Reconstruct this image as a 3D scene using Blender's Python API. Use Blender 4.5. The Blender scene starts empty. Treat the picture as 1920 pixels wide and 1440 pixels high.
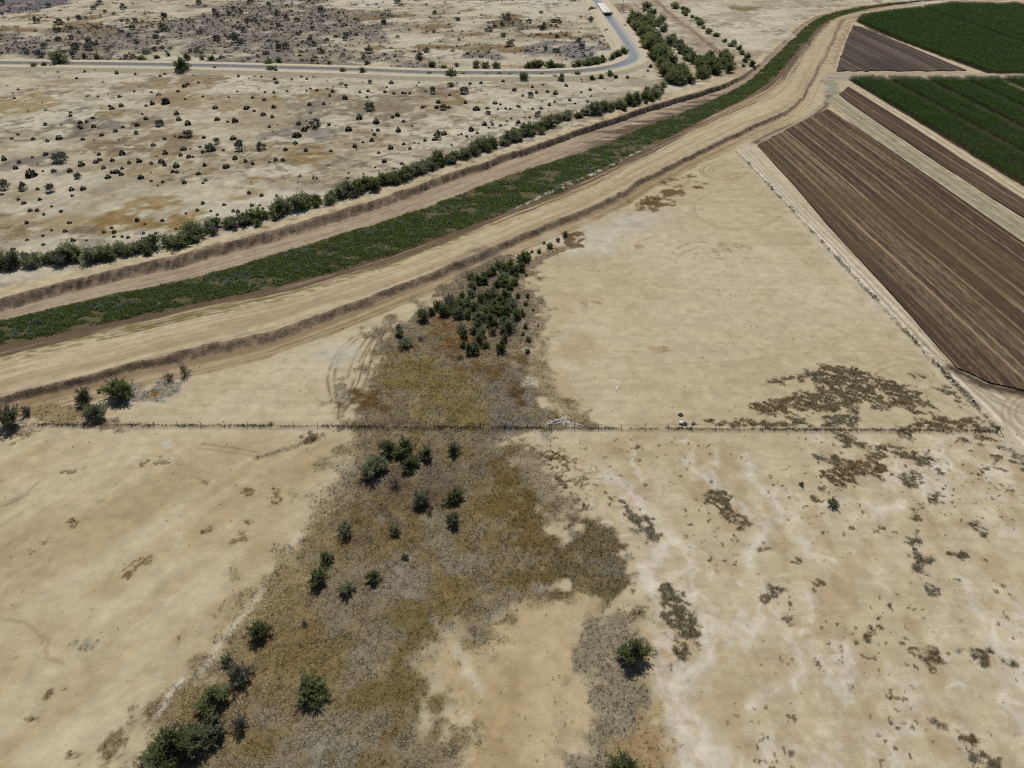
import bpy, math, random
import numpy as np

random.seed(7)
RNG = np.random.default_rng(11)
sc = bpy.context.scene
COL = sc.collection

# ------------------------------------------------------------------ camera, sky, sun, exposure
CAM_H, PITCH, FPX = 100.0, math.radians(37.4), 1333.0
cam_d = bpy.data.cameras.new('camera')
cam_d.sensor_width = 36.0
cam_d.lens = 36.0 * FPX / 1920.0
cam_d.clip_start, cam_d.clip_end = 1.0, 20000.0
cam = bpy.data.objects.new('camera', cam_d)
cam.location = (0, 0, CAM_H)
cam.rotation_euler = (math.pi / 2 - PITCH, 0, 0)
COL.objects.link(cam)
sc.camera = cam

SUN_EL, SUN_AZ = math.radians(56), math.radians(-5)      # azimuth from +Y towards +X
world = bpy.data.worlds.new("World")
sc.world = world
world.use_nodes = True
wn = world.node_tree
bg = wn.nodes['Background']
sky = wn.nodes.new('ShaderNodeTexSky')
sky.sky_type = 'NISHITA'
sky.sun_disc = False
sky.sun_elevation = SUN_EL
sky.sun_rotation = SUN_AZ
wn.links.new(sky.outputs['Color'], bg.inputs['Color'])
bg.inputs['Strength'].default_value = 0.055
sun_d = bpy.data.lights.new('sun', 'SUN')
sun_d.energy = 4.0
sun_d.angle = math.radians(0.5)
sun_d.color = (1.0, 0.955, 0.88)
sun = bpy.data.objects.new('sun', sun_d)
sun.rotation_euler = (-(math.pi / 2 - SUN_EL), 0, -SUN_AZ)
sun.location = (0, 300, 400)
COL.objects.link(sun)
vs = sc.view_settings
vs.view_transform = 'Standard'
vs.look = 'None'
vs.exposure = 0.0
vs.gamma = 1.0
vs.use_curve_mapping = False
sc.cycles.use_denoising = False          # keep the grit of the soil
sc.cycles.filter_width = 1.05

# ------------------------------------------------------------------ helpers
sP, cP = math.sin(PITCH), math.cos(PITCH)


def P(px, py, z=0.0):
    """where the sight line through a point of the survey photo meets the level z"""
    px = np.asarray(px, float); py = np.asarray(py, float)
    u = (px - 960.0) / FPX; v = (720.0 - py) / FPX
    t = (CAM_H - z) / (sP - v * cP)
    return u * t, (cP + v * sP) * t


def pts(lst, z=0.0):
    a = np.array(lst, float)
    x, y = P(a[:, 0], a[:, 1], z)
    return np.stack([x, y], 1)


def mpp(py, z=0.0):
    """metres per photo pixel at that row"""
    v = (720.0 - py) / FPX
    return (CAM_H - z) / (sP - v * cP) / FPX


def lin(c):
    c = np.asarray(c, float) / 255.0
    return np.where(c <= 0.04045, c / 12.92, ((c + 0.055) / 1.055) ** 2.4)


KALB = 0.785


def A(r, g, b):
    c = lin((r, g, b)) * KALB
    l = float(c @ np.array([.30, .59, .11]))
    return (l + (c - l) * 0.90) * np.array([.992, 1.006, 1.015])


TAB = RNG.random((256, 256)).astype(np.float32)


def vnoise(x, y, seed=0):
    xi = np.floor(x); yi = np.floor(y)
    fx = (x - xi).astype(np.float32); fy = (y - yi).astype(np.float32)
    fx = fx * fx * (3 - 2 * fx); fy = fy * fy * (3 - 2 * fy)
    a = (xi.astype(np.int64) + seed * 37) & 255
    b = (yi.astype(np.int64) + seed * 91) & 255
    a1 = (a + 1) & 255; b1 = (b + 1) & 255
    t0 = TAB[b, a]; t1 = TAB[b, a1]; t2 = TAB[b1, a]; t3 = TAB[b1, a1]
    l0 = t0 + (t1 - t0) * fx; l1 = t2 + (t3 - t2) * fx
    return l0 + (l1 - l0) * fy


def fbm(x, y, octaves=4, seed=0, gain=0.5):
    s = 0.0; amp = 1.0; tot = 0.0
    ca, sa = 0.8, 0.6
    x = np.asarray(x, np.float64); y = np.asarray(y, np.float64)
    for o in range(octaves):
        s = s + amp * vnoise(x, y, seed + o * 5)
        tot += amp; amp *= gain
        x, y = (x * ca - y * sa) * 2.03 + 13.7, (x * sa + y * ca) * 2.03 + 5.1
    return np.clip((s / tot - 0.5) * 1.9 + 0.5, 0, 1)


def sstep(a, b, x):
    t = np.clip((x - a) / (b - a), 0, 1)
    return t * t * (3 - 2 * t)


def sd_poly(px_, py_, poly):
    """signed distance, positive inside"""
    d = np.full(px_.shape, 1e18); s = np.ones(px_.shape, bool)
    n = len(poly)
    for i in range(n):
        ax, ay = poly[i]; bx, by = poly[i - 1]
        ex, ey = bx - ax, by - ay
        wx, wy = px_ - ax, py_ - ay
        L = ex * ex + ey * ey + 1e-12
        t = np.clip((wx * ex + wy * ey) / L, 0, 1)
        dx, dy = wx - ex * t, wy - ey * t
        d = np.minimum(d, dx * dx + dy * dy)
        c = ((ay > py_) != (by > py_)) & (px_ < (bx - ax) * (py_ - ay) / ((by - ay) if abs(by - ay) > 1e-9 else 1e-9) + ax)
        s ^= c
    return np.sqrt(d) * np.where(s, -1, 1)


def d_line(px_, py_, line):
    d = np.full(px_.shape, 1e18)
    for i in range(len(line) - 1):
        ax, ay = line[i]; bx, by = line[i + 1]
        ex, ey = bx - ax, by - ay
        wx, wy = px_ - ax, py_ - ay
        t = np.clip((wx * ex + wy * ey) / (ex * ex + ey * ey + 1e-12), 0, 1)
        dx, dy = wx - ex * t, wy - ey * t
        d = np.minimum(d, dx * dx + dy * dy)
    return np.sqrt(d)


def catmull(p, step):
    p = np.asarray(p, float)
    out = []
    q = np.vstack([2 * p[0] - p[1], p, 2 * p[-1] - p[-2]])
    for i in range(1, len(q) - 2):
        n = max(1, int(np.linalg.norm(q[i + 1] - q[i]) / step))
        for k in range(n):
            t = k / n
            out.append(0.5 * ((2 * q[i]) + (-q[i - 1] + q[i + 1]) * t + (2 * q[i - 1] - 5 * q[i] + 4 * q[i + 1] - q[i + 2]) * t * t
                              + (-q[i - 1] + 3 * q[i] - 3 * q[i + 1] + q[i + 2]) * t ** 3))
    out.append(p[-1])
    return np.array(out)


def tag(o, label=None, cat=None, group=None, kind=None):
    if label: o['label'] = label
    if cat: o['category'] = cat
    if group: o['group'] = group
    if kind: o['kind'] = kind
    return o


def mesh_obj(name, verts, faces, mat, parent=None, smooth=False):
    me = bpy.data.meshes.new(name)
    me.from_pydata([tuple(v) for v in verts], [], [tuple(f) for f in faces])
    me.materials.append(mat)
    if smooth:
        me.polygons.foreach_set('use_smooth', [True] * len(me.polygons))
    o = bpy.data.objects.new(name, me)
    COL.objects.link(o)
    if parent: o.parent = parent
    return o


def empty(name, loc, rz=0.0, scale=1.0):
    o = bpy.data.objects.new(name, None)
    o.location = loc; o.rotation_euler = (0, 0, rz); o.scale = (scale,) * 3
    o.empty_display_size = 0.2
    COL.objects.link(o)
    return o


def big_mesh(name, V, F, mat, smooth=True, attrs=None):
    """V (n,3), F (m,4) numpy"""
    me = bpy.data.meshes.new(name)
    n, m = len(V), len(F)
    me.vertices.add(n); me.vertices.foreach_set('co', np.ascontiguousarray(V, np.float32).ravel())
    k = F.shape[1]
    me.loops.add(m * k); me.loops.foreach_set('vertex_index', np.ascontiguousarray(F, np.int32).ravel())
    me.polygons.add(m)
    me.polygons.foreach_set('loop_start', np.arange(0, m * k, k, dtype=np.int32))
    try:
        me.polygons.foreach_set('loop_total', np.full(m, k, np.int32))
    except Exception:
        pass
    me.update(calc_edges=True)
    if smooth:
        me.polygons.foreach_set('use_smooth', np.ones(m, bool))
    for an, arr in (attrs or {}).items():
        at = me.attributes.new(an, 'FLOAT_COLOR', 'POINT')
        at.data.foreach_set('color', np.ascontiguousarray(arr, np.float32).ravel())
    me.materials.append(mat)
    o = bpy.data.objects.new(name, me)
    COL.objects.link(o)
    return o


# ------------------------------------------------------------------ materials
def new_mat(name):
    m = bpy.data.materials.new(name); m.use_nodes = True
    nt = m.node_tree
    return m, nt, nt.nodes['Principled BSDF']


def nd(nt, typ, **kw):
    n = nt.nodes.new(typ)
    for k, v in kw.items(): setattr(n, k, v)
    return n


def plain(name, col, rough=0.8, metal=0.0, noise=0.0, scale=6.0):
    m, nt, b = new_mat(name)
    b.inputs['Roughness'].default_value = rough
    b.inputs['Metallic'].default_value = metal
    b.inputs['Specular IOR Level'].default_value = 0.25
    if noise:
        tc = nd(nt, 'ShaderNodeTexCoord')
        t = nd(nt, 'ShaderNodeTexNoise'); t.inputs['Scale'].default_value = scale; t.inputs['Detail'].default_value = 6
        nt.links.new(tc.outputs['Object'], t.inputs['Vector'])
        r = nd(nt, 'ShaderNodeMapRange')
        r.inputs['From Min'].default_value = 0.3; r.inputs['From Max'].default_value = 0.7
        r.inputs['To Min'].default_value = 1 - noise; r.inputs['To Max'].default_value = 1 + noise
        nt.links.new(t.outputs['Fac'], r.inputs['Value'])
        mx = nd(nt, 'ShaderNodeVectorMath', operation='SCALE')
        mx.inputs[0].default_value = col
        nt.links.new(r.outputs['Result'], mx.inputs['Scale'])
        nt.links.new(mx.outputs['Vector'], b.inputs['Base Color'])
    else:
        b.inputs['Base Color'].default_value = (*col, 1)
    return m


def foliage(name, c1, c2, transl=0.22, inst=0.25):
    """leaf material: colour varies from leaf spray to leaf spray (attribute v) and from plant to plant"""
    m, nt, b = new_mat(name)
    at = nd(nt, 'ShaderNodeAttribute'); at.attribute_name = 'v'
    mx = nd(nt, 'ShaderNodeMix', data_type='RGBA')
    mx.inputs[6].default_value = (*c1, 1); mx.inputs[7].default_value = (*c2, 1)
    nt.links.new(at.outputs['Fac'], mx.inputs['Factor'])
    oi = nd(nt, 'ShaderNodeObjectInfo')
    r = nd(nt, 'ShaderNodeMapRange'); r.inputs['To Min'].default_value = 1 - inst; r.inputs['To Max'].default_value = 1 + inst
    nt.links.new(oi.outputs['Random'], r.inputs['Value'])
    sc_ = nd(nt, 'ShaderNodeVectorMath', operation='SCALE')
    nt.links.new(mx.outputs[2], sc_.inputs[0]); nt.links.new(r.outputs['Result'], sc_.inputs['Scale'])
    nt.links.new(sc_.outputs['Vector'], b.inputs['Base Color'])
    b.inputs['Roughness'].default_value = 0.65
    b.inputs['Specular IOR Level'].default_value = 0.2
    tr = nd(nt, 'ShaderNodeBsdfTranslucent')
    nt.links.new(sc_.outputs['Vector'], tr.inputs['Color'])
    ms = nd(nt, 'ShaderNodeMixShader'); ms.inputs[0].default_value = transl
    out = nt.nodes['Material Output']
    nt.links.new(b.outputs[0], ms.inputs[1]); nt.links.new(tr.outputs[0], ms.inputs[2])
    nt.links.new(ms.outputs[0], out.inputs['Surface'])
    return m


def ground_mat():
    m, nt, b = new_mat('desert_soil')
    L = nt.links.new
    colr = nd(nt, 'ShaderNodeAttribute'); colr.attribute_name = 'soil'
    msk = nd(nt, 'ShaderNodeAttribute'); msk.attribute_name = 'mask'
    sep = nd(nt, 'ShaderNodeSeparateColor'); L(msk.outputs['Color'], sep.inputs[0])
    geo = nd(nt, 'ShaderNodeNewGeometry')
    pos = geo.outputs['Position']

    def noise(scale, detail=4, rough=0.55):
        t = nd(nt, 'ShaderNodeTexNoise'); t.inputs['Scale'].default_value = scale
        t.inputs['Detail'].default_value = detail; t.inputs['Roughness'].default_value = rough
        L(pos, t.inputs['Vector']); return t

    def rng(sock, a, b_, c, d):
        r = nd(nt, 'ShaderNodeMapRange'); r.inputs['From Min'].default_value = a; r.inputs['From Max'].default_value = b_
        r.inputs['To Min'].default_value = c; r.inputs['To Max'].default_value = d
        L(sock, r.inputs['Value']); return r.outputs['Result']

    def mul(a, c):
        r = nd(nt, 'ShaderNodeMath', operation='MULTIPLY')
        for i, s in enumerate((a, c)):
            if isinstance(s, float): r.inputs[i].default_value = s
            else: L(s, r.inputs[i])
        return r.outputs[0]

    def mixc(fac, c_a, c_b):
        r = nd(nt, 'ShaderNodeMix', data_type='RGBA')
        L(fac, r.inputs['Factor'])
        for i, s in ((6, c_a), (7, c_b)):
            if isinstance(s, tuple): r.inputs[i].default_value = (*s, 1)
            else: L(s, r.inputs[i])
        return r.outputs[2]

    n_mid = noise(0.55, 6, 0.6)
    n_fin = noise(3.2, 6, 0.65)
    g = mul(rng(n_mid.outputs['Fac'], 0.25, 0.75, 0.90, 1.10), rng(n_fin.outputs['Fac'], 0.25, 0.75, 0.89, 1.11))
    n_gr = noise(9.0, 3, 0.6)
    g = mul(g, rng(n_gr.outputs['Fac'], 0.3, 0.7, 0.93, 1.07))
    n_st = noise(1.7, 5, 0.8)
    g = mul(g, rng(n_st.outputs['Fac'], 0.66, 0.74, 1.0, 0.62))
    scl = nd(nt, 'ShaderNodeVectorMath', operation='SCALE')
    L(colr.outputs['Color'], scl.inputs[0]); L(g, scl.inputs['Scale'])
    c = scl.outputs['Vector']
    # litter of dry stalks and small clods where the mask says so
    n_sp = noise(2.3, 7, 0.72)
    sp = mul(rng(n_sp.outputs['Fac'], 0.50, 0.62, 0.0, 1.0), sep.outputs[1])
    lit = nd(nt, 'ShaderNodeVectorMath', operation='SCALE'); L(c, lit.inputs[0]); lit.inputs['Scale'].default_value = 0.56
    c = mixc(sp, c, lit.outputs['Vector'])
    n_hi = noise(3.1, 7, 0.75)
    hi = mul(rng(n_hi.outputs['Fac'], 0.55, 0.66, 0.0, 0.7), sep.outputs[1])
    lit2 = nd(nt, 'ShaderNodeVectorMath', operation='SCALE'); L(c, lit2.inputs[0]); lit2.inputs['Scale'].default_value = 1.28
    c = mixc(hi, c, lit2.outputs['Vector'])
    # dried mud cracks
    wob = nd(nt, 'ShaderNodeVectorMath', operation='MULTIPLY_ADD')
    n_w = noise(1.1, 3); L(n_w.outputs['Color'], wob.inputs[0]); wob.inputs[1].default_value = (0.9, 0.9, 0.9); L(pos, wob.inputs[2])
    flat = nd(nt, 'ShaderNodeVectorMath', operation='MULTIPLY'); L(wob.outputs[0], flat.inputs[0]); flat.inputs[1].default_value = (1, 1, 0)
    ck = []
    for s, w in ((0.85, 0.055), (2.1, 0.075)):
        v = nd(nt, 'ShaderNodeTexVoronoi'); v.feature = 'DISTANCE_TO_EDGE'; v.inputs['Scale'].default_value = s
        L(flat.outputs[0], v.inputs['Vector'])
        ck.append(rng(v.outputs['Distance'], 0.0, w, 1.0, 0.0))
    mxk = nd(nt, 'ShaderNodeMath', operation='MAXIMUM'); L(ck[0], mxk.inputs[0]); L(mul(ck[1], 0.75), mxk.inputs[1])
    n_ck = noise(0.35, 3)
    crack = mul(mul(mxk.outputs[0], sep.outputs[0]), rng(n_ck.outputs['Fac'], 0.36, 0.56, 0.15, 0.9))
    dk = nd(nt, 'ShaderNodeVectorMath', operation='SCALE'); L(c, dk.inputs[0]); dk.inputs['Scale'].default_value = 0.3
    c = mixc(crack, c, dk.outputs['Vector'])
    L(c, b.inputs['Base Color'])
    b.inputs['Roughness'].default_value = 0.95
    b.inputs['Specular IOR Level'].default_value = 0.05
    # relief
    h1 = mul(rng(n_fin.outputs['Fac'], 0.2, 0.8, 0.0, 1.0), 0.05)
    h2 = mul(mul(rng(n_sp.outputs['Fac'], 0.0, 1.0, -.5, .5), sep.outputs[1]), 0.30)
    h3 = mul(crack, -0.12)
    ad = nd(nt, 'ShaderNodeMath', operation='ADD'); L(h1, ad.inputs[0]); L(h2, ad.inputs[1])
    ad2 = nd(nt, 'ShaderNodeMath', operation='ADD'); L(ad.outputs[0], ad2.inputs[0]); L(h3, ad2.inputs[1])
    # rills washed down the cut banks
    rv = nd(nt, 'ShaderNodeVectorRotate'); rv.rotation_type = 'Z_AXIS'; rv.inputs['Angle'].default_value = math.radians(-26); L(pos, rv.inputs['Vector'])
    rs = nd(nt, 'ShaderNodeVectorMath', operation='MULTIPLY'); L(rv.outputs[0], rs.inputs[0]); rs.inputs[1].default_value = (1.0, .16, .16)
    n_l = nd(nt, 'ShaderNodeTexNoise'); n_l.inputs['Scale'].default_value = 1.0; n_l.inputs['Detail'].default_value = 5; n_l.inputs['Roughness'].default_value = .65
    L(rs.outputs[0], n_l.inputs['Vector'])
    h5 = mul(mul(rng(n_l.outputs['Fac'], 0.0, 1.0, -.5, .5), sep.outputs[2]), 1.1)
    # rough rills on cut banks
    n_r = noise(0.9, 6, 0.7)
    h4 = mul(mul(rng(n_r.outputs['Fac'], 0.0, 1.0, -.5, .5), sep.outputs[2]), .7)
    ad3 = nd(nt, 'ShaderNodeMath', operation='ADD'); L(ad2.outputs[0], ad3.inputs[0]); L(h4, ad3.inputs[1])
    ad4 = nd(nt, 'ShaderNodeMath', operation='ADD'); L(ad3.outputs[0], ad4.inputs[0]); L(h5, ad4.inputs[1])
    bp = nd(nt, 'ShaderNodeBump'); bp.inputs['Strength'].default_value = 0.8; bp.inputs['Distance'].default_value = 1.0
    L(ad4.outputs[0], bp.inputs['Height'])
    L(bp.outputs['Normal'], b.inputs['Normal'])
    return m


M_GROUND = ground_mat()

# ------------------------------------------------------------------ survey of the flood channel and its banks
ZN, ZT, ZG, ZL = 1.6, -0.7, -1.0, 1.5      # desert shelf, channel track, channel floor, levee crown
L1p = [(-80, 552), (0, 537), (100, 530), (220, 508), (330, 478), (430, 452), (560, 417), (700, 375), (800, 339), (900, 306), (1000, 272), (1100, 238), (1200, 204), (1280, 180), (1340, 162), (1385, 147), (1420, 122), (1450, 95), (1480, 66), (1515, 38), (1580, 17), (1660, 5), (1760, -3)]
L2p = [(-80, 578), (0, 562), (100, 557), (220, 533), (330, 503), (430, 477), (560, 441), (700, 396), (800, 358), (900, 322), (1000, 286), (1100, 250), (1200, 215), (1280, 190), (1345, 171), (1392, 154), (1428, 126), (1458, 98), (1488, 69), (1522, 41), (1585, 19), (1665, 7), (1765, -2)]
L3p = [(-80, 604), (0, 588), (100, 573), (213, 557), (320, 535), (427, 507), (640, 440), (773, 400), (873, 360), (973, 322), (1107, 283), (1207, 238), (1280, 214), (1347, 184), (1400, 158), (1432, 130), (1463, 101), (1493, 71), (1528, 43), (1590, 20), (1668, 8), (1768, -1)]
L4p = [(-80, 662), (0, 643), (133, 617), (267, 590), (427, 557), (567, 527), (640, 507), (740, 480), (873, 423), (973, 390), (1050, 360), (1157, 307), (1280, 242), (1347, 209), (1423, 170), (1463, 136), (1486, 108), (1510, 82), (1543, 47), (1600, 26), (1680, 11), (1775, 1)]
L5p = [(-80, 728), (0, 717), (133, 698), (267, 675), (367, 653), (500, 630), (640, 573), (773, 526), (907, 469), (1007, 428), (1140, 371), (1173, 356), (1280, 294), (1347, 266), (1413, 233), (1480, 203), (1505, 178), (1524, 138), (1545, 104), (1566, 58), (1580, 33), (1640, 22), (1700, 12), (1775, 4)]
L6p = [(-80, 747), (0, 736), (133, 717), (267, 695), (367, 675), (500, 650), (640, 595), (773, 545), (907, 487), (1007, 443), (1140, 385), (1173, 369), (1280, 305), (1347, 276), (1413, 243), (1480, 212), (1510, 185), (1530, 141), (1550, 108), (1572, 61), (1586, 36), (1645, 24), (1705, 14), (1780, 5)]


def bound(p, z):
    w = pts(p, z)
    w = catmull(w, 3.0)
    i = np.argsort(w[:, 0]); w = w[i]
    k = np.ones(21) / 21
    yy = np.convolve(np.pad(w[:, 1], 10, mode='edge'), k, 'valid')
    xs, ys = w[:, 0], yy
    s0 = (ys[25] - ys[12]) / (xs[25] - xs[12]); s1 = (ys[-12] - ys[-25]) / (xs[-12] - xs[-25])
    ys[:12] = ys[12] + s0 * (xs[:12] - xs[12]); ys[-12:] = ys[-12] + s1 * (xs[-12:] - xs[-12])
    xs = np.concatenate([[xs[0] - 600], xs, [xs[-1] + 600]])
    ys = np.concatenate([[ys[0] - 600 * s0], ys, [ys[-1] + 600 * s1]])
    return xs, ys


BND = [bound(L1p, ZN), bound(L2p, ZT), bound(L3p, ZG), bound(L4p, ZG), bound(L5p, ZL), bound(L6p, 0.0)]


def bounds_at(X):
    ys = [np.interp(X, b[0], b[1]) for b in BND]
    for i in range(1, 6):
        ys[i] = np.minimum(ys[i], ys[i - 1] - 0.8)
    return ys


ROWD = (-0.0737, 0.9973)                     # direction of the crop rows on the ground
def st(X, Y): return X * 0.9973 + Y * 0.0737, -X * 0.0737 + Y * 0.9973
def unst(s, t): return s * 0.9973 - t * 0.0737, s * 0.0737 + t * 0.9973


def height(X, Y):
    y1, y2, y3, y4, y5, y6 = bounds_at(X)
    rill = fbm(X / 1.5, Y / 5.0, 3, 3) - 0.5
    rill2 = fbm(X / 5.0, Y / 9.0, 3, 9) - 0.5
    wob = rill2 * 1.3 + rill * .15
    yy = Y + wob
    far = sstep(95, 165, X)
    ZT_ = ZT + far * 1.9; ZG_ = ZG + far * 1.6; ZL_ = ZL - far * .75; ra = 1 - .9 * far
    z = np.zeros_like(X)
    z = np.where(yy >= y1, ZN, z)
    t = np.clip((y1 - yy) / (y1 - y2), 0, 1); m = (yy < y1) & (yy >= y2)
    z = np.where(m, ZN + (ZT_ - ZN) * sstep(0, 1, t) + rill * ra * 1.5 * np.sin(np.pi * t), z)
    t = np.clip((y2 - yy) / (y2 - y3), 0, 1); m = (yy < y2) & (yy >= y3)
    z = np.where(m, ZT_ + (ZG_ - ZT_) * t, z)
    m = (yy < y3) & (yy >= y4)
    z = np.where(m, ZG_, z)
    t = np.clip((y4 - yy) / (y4 - y5), 0, 1); m = (yy < y4) & (yy >= y5)
    z = np.where(m, ZG_ + (ZL_ - ZG_) * sstep(0, 0.72, t), z)
    t = np.clip((y5 - yy) / (y5 - y6), 0, 1); m = (yy < y5) & (yy >= y6)
    z = np.where(m, ZL_ * (1 - sstep(0, 1, t)) + rill * ra * 0.9 * np.sin(np.pi * t), z)
    z = z + (fbm(X / 7, Y / 7, 4, 21) - 0.5) * 0.16 + (fbm(X / 1.3, Y / 1.3, 3, 33) - 0.5) * 0.07
    # low windblown ridge under the wire fence
    fy = np.interp(X, FENCE_W[:, 0], FENCE_W[:, 1])
    inside = (X > FENCE_W[0, 0]) & (X < FENCE_W[-1, 0])
    z = z + np.where(inside, 0.22 * np.exp(-((Y - fy) / 0.6) ** 2), 0)
    return z


FENCE_W = pts([(-60, 797), (200, 799), (620, 801), (1000, 804), (1400, 806), (1868, 810)])

# ------------------------------------------------------------------ soil colours, region by region
OPS = []


def ell(cx, cy, rx, ry, rot=0.0, n=18):
    a = np.linspace(0, 2 * np.pi, n, endpoint=False)
    r = math.radians(rot)
    x = rx * np.cos(a); y = ry * np.sin(a)
    return [(cx + i * math.cos(r) - j * math.sin(r), cy + i * math.sin(r) + j * math.cos(r)) for i, j in zip(x, y)]


def off(o, l, k=3.0):
    return [(o[0] + x / k, o[1] + y / k) for x, y in l]


def patch(poly, col, a=1.0, soft=1.0, warp=2.0, ws=5.0, tex=None, crack=None, weed=None, z=0.0, an=(1, 1, 0)):
    OPS.append(('poly', pts(poly, z), A(*col) if col is not None else None, a, soft, warp, ws, tex, crack, weed, an))


def stroke(line, width, col, a=1.0, soft=0.5, warp=0.6, ws=4.0, tex=None, crack=None, weed=None, z=0.0, smooth=True, an=(1, 1, 0)):
    w = pts(line, z)
    if smooth and len(w) > 2:
        w = catmull(w, max(2.0, np.linalg.norm(w[0] - w[-1]) / 40))
    OPS.append(('line', w, A(*col) if col is not None else None, a, soft, warp, ws, tex, crack, weed, an, width))


# ---- desert north of the flood channel
N_ = ZN
PURPLE = (126, 118, 109)
patch([(-300, 52), (100, 56), (250, 44), (360, 26), (430, 10), (520, -8), (640, -8), (655, 22), (720, 50), (760, 72), (690, 88), (800, 112), (780, 128), (640, 125), (-300, 114)], PURPLE, 0.9, 9, 30, 40, z=N_, weed=1.0, tex=(9, .34, .28))
patch([(640, 60), (800, 66), (830, 80), (760, 100), (820, 118), (640, 120)], (146, 130, 108), 0.7, 8, 25, 30, z=N_, weed=0.7, tex=(12, .42, .2))
patch([(870, 116), (905, 96), (1010, 86), (1075, 64), (1125, 68), (1148, 95), (1110, 112)], (128, 122, 118), 0.9, 5, 18, 20, z=N_, weed=1.0, tex=(9, .3, .2))
patch([(920, 36), (960, 28), (1010, 42), (1020, 55), (950, 54)], (112, 100, 74), 0.85, 4, 14, 14, z=N_, weed=1.0)
BRN = (140, 108, 58)
for c in [(175, 31, 48, 5), (50, 33, 45, 9), (60, 53, 70, 3.5), (140, 47, 40, 3), (270, 43, 40, 2.5), (175, 59, 25, 3), (700, 32, 70, 5), (740, 12, 35, 2), (790, 50, 40, 3), (880, 16, 12, 3),
          (960, 32, 26, 4), (1010, 64, 45, 7), (920, 90, 120, 4.5), (1060, 68, 60, 5), (760, 90, 75, 3.5), (1165, 14, 14, 4), (1145, 78, 6, 12), (1170, 20, 6, 5), (1150, 62, 5, 8), (1190, 72, 4, 9), (1200, 126, 14, 5), (860, 62, 50, 3)]:
    patch(ell(*c), (132, 108, 68), 0.85, 2.5, 9, 14, z=N_, weed=0.7, tex=(6, .36, .14))
patch(ell(1385, 22, 36, 9), (132, 108, 66), 0.9, 3, 12, 14, z=N_, weed=1.0)
patch(ell(1402, 40, 24, 9, 20), (118, 98, 66), 0.9, 3, 12, 14, z=N_, weed=1.0)
# shrubby brown and grey flats between the lined canal and the tree line
for c, col, wd in [((365, 150, 75, 15), (146, 126, 92), .9), ((290, 160, 55, 8), (150, 132, 98), .5), ((110, 160, 60, 6), (160, 140, 102), .4), ((40, 190, 55, 12), (158, 136, 94), .4), ((340, 190, 60, 18), (150, 128, 90), .7), ((430, 195, 95, 14), (156, 138, 104), .6),
                   ((560, 178, 85, 9), (150, 130, 92), .6), ((600, 205, 80, 16), (142, 132, 114), .8), ((690, 188, 95, 16), (146, 132, 104), .8), ((550, 250, 70, 14), (142, 136, 124), .8), ((700, 215, 75, 14), (140, 124, 98), .7), ((740, 212, 45, 10), (148, 134, 112), .7),
                   ((835, 190, 48, 14), (136, 110, 66), .8), ((800, 172, 90, 6), (150, 136, 110), .6), ((160, 228, 85, 16), (126, 116, 106), 1.0), ((240, 268, 100, 13), (140, 118, 84), .8), ((215, 213, 28, 10), (152, 130, 84), .5), ((60, 305, 75, 16), (130, 120, 108), 1.0), ((280, 240, 50, 18), (150, 132, 98), .8),
                   ((330, 300, 90, 24), (156, 138, 102), .8), ((430, 290, 110, 20), (158, 142, 108), .7), ((600, 293, 70, 7), (148, 122, 72), .6), ((390, 345, 130, 12), (158, 138, 96), .6), ((300, 385, 75, 11), (152, 128, 78), .6), ((150, 415, 130, 8), (160, 140, 102), .4), ((40, 425, 40, 8), (146, 120, 70), .5),
                   ((270, 418, 70, 7), (140, 110, 52), .7), ((160, 435, 30, 6), (150, 138, 118), .4), ((900, 225, 60, 5), (164, 150, 120), .3), ((700, 262, 90, 8), (158, 138, 104), .4), ((700, 285, 60, 14), (164, 148, 116), .3), ((860, 218, 40, 5), (160, 140, 105), .3), ((560, 340, 70, 6), (168, 150, 114), .3), ((290, 330, 60, 9), (168, 152, 118), .3)]:
    patch(ell(*c), col, 0.85, 3.5, 11, 13, z=N_, weed=wd, tex=(6, .40, .16))
patch(ell(930, 175, 40, 10), (206, 196, 172), 0.8, 4, 8, 12, z=N_)
patch([(1240, 6), (1330, 10), (1440, 20), (1470, 60), (1440, 100), (1400, 108), (1330, 45)], (206, 196, 172), 0.55, 8, 15, 25, z=N_)
# dirt tracks and ditches of the north
stroke([(-60, 131), (330, 134), (640, 142), (800, 147), (1000, 149), (1100, 148), (1190, 147)], 1.9, (88, 72, 56), 0.9, 1.0, 1.2, 8, z=N_, weed=.8, tex=(5, .28, .2))
stroke([(-60, 127), (330, 130), (640, 138), (800, 143), (1000, 146), (1190, 143)], 4.0, (186, 170, 136), 0.7, 1.2, 1.0, 8, z=N_)
stroke([(-60, 128), (330, 131), (640, 139), (800, 144)], 1.6, (128, 104, 58), 0.75, 1.0, 1.5, 6, z=N_, weed=1, tex=(3, .5, .15))
stroke([(640, 3), (900, 3.5), (1130, 5), (1180, 3)], 7, (206, 196, 176), 0.8, 2, 2, 10, z=N_)
stroke([(1027, 6), (1030, 22), (1060, 24), (1122, 24)], 2.0, (120, 106, 86), 0.8, 1.5, 1, 8, z=N_)
stroke([(1183, 8), (1205, 28), (1225, 60), (1250, 90), (1272, 112), (1290, 128)], 5.0, (176, 156, 126), 0.9, 2, 2, 8, z=N_)
stroke([(1188, 5), (1212, 30), (1235, 62), (1258, 88)], 1.4, (112, 92, 74), 0.8, 1, 2, 8, z=N_, weed=.6)
stroke([(1225, 0), (1262, 32), (1300, 62), (1340, 96), (1375, 125), (1388, 140)], 12.0, (164, 142, 114), 0.75, 4, 4, 10, z=N_, an=(1, 1, 0))
stroke([(1232, 3), (1268, 36), (1300, 58), (1345, 98), (1380, 125)], 1.6, (98, 82, 68), 0.8, 1.2, 2, 8, z=N_, weed=.8)
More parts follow.
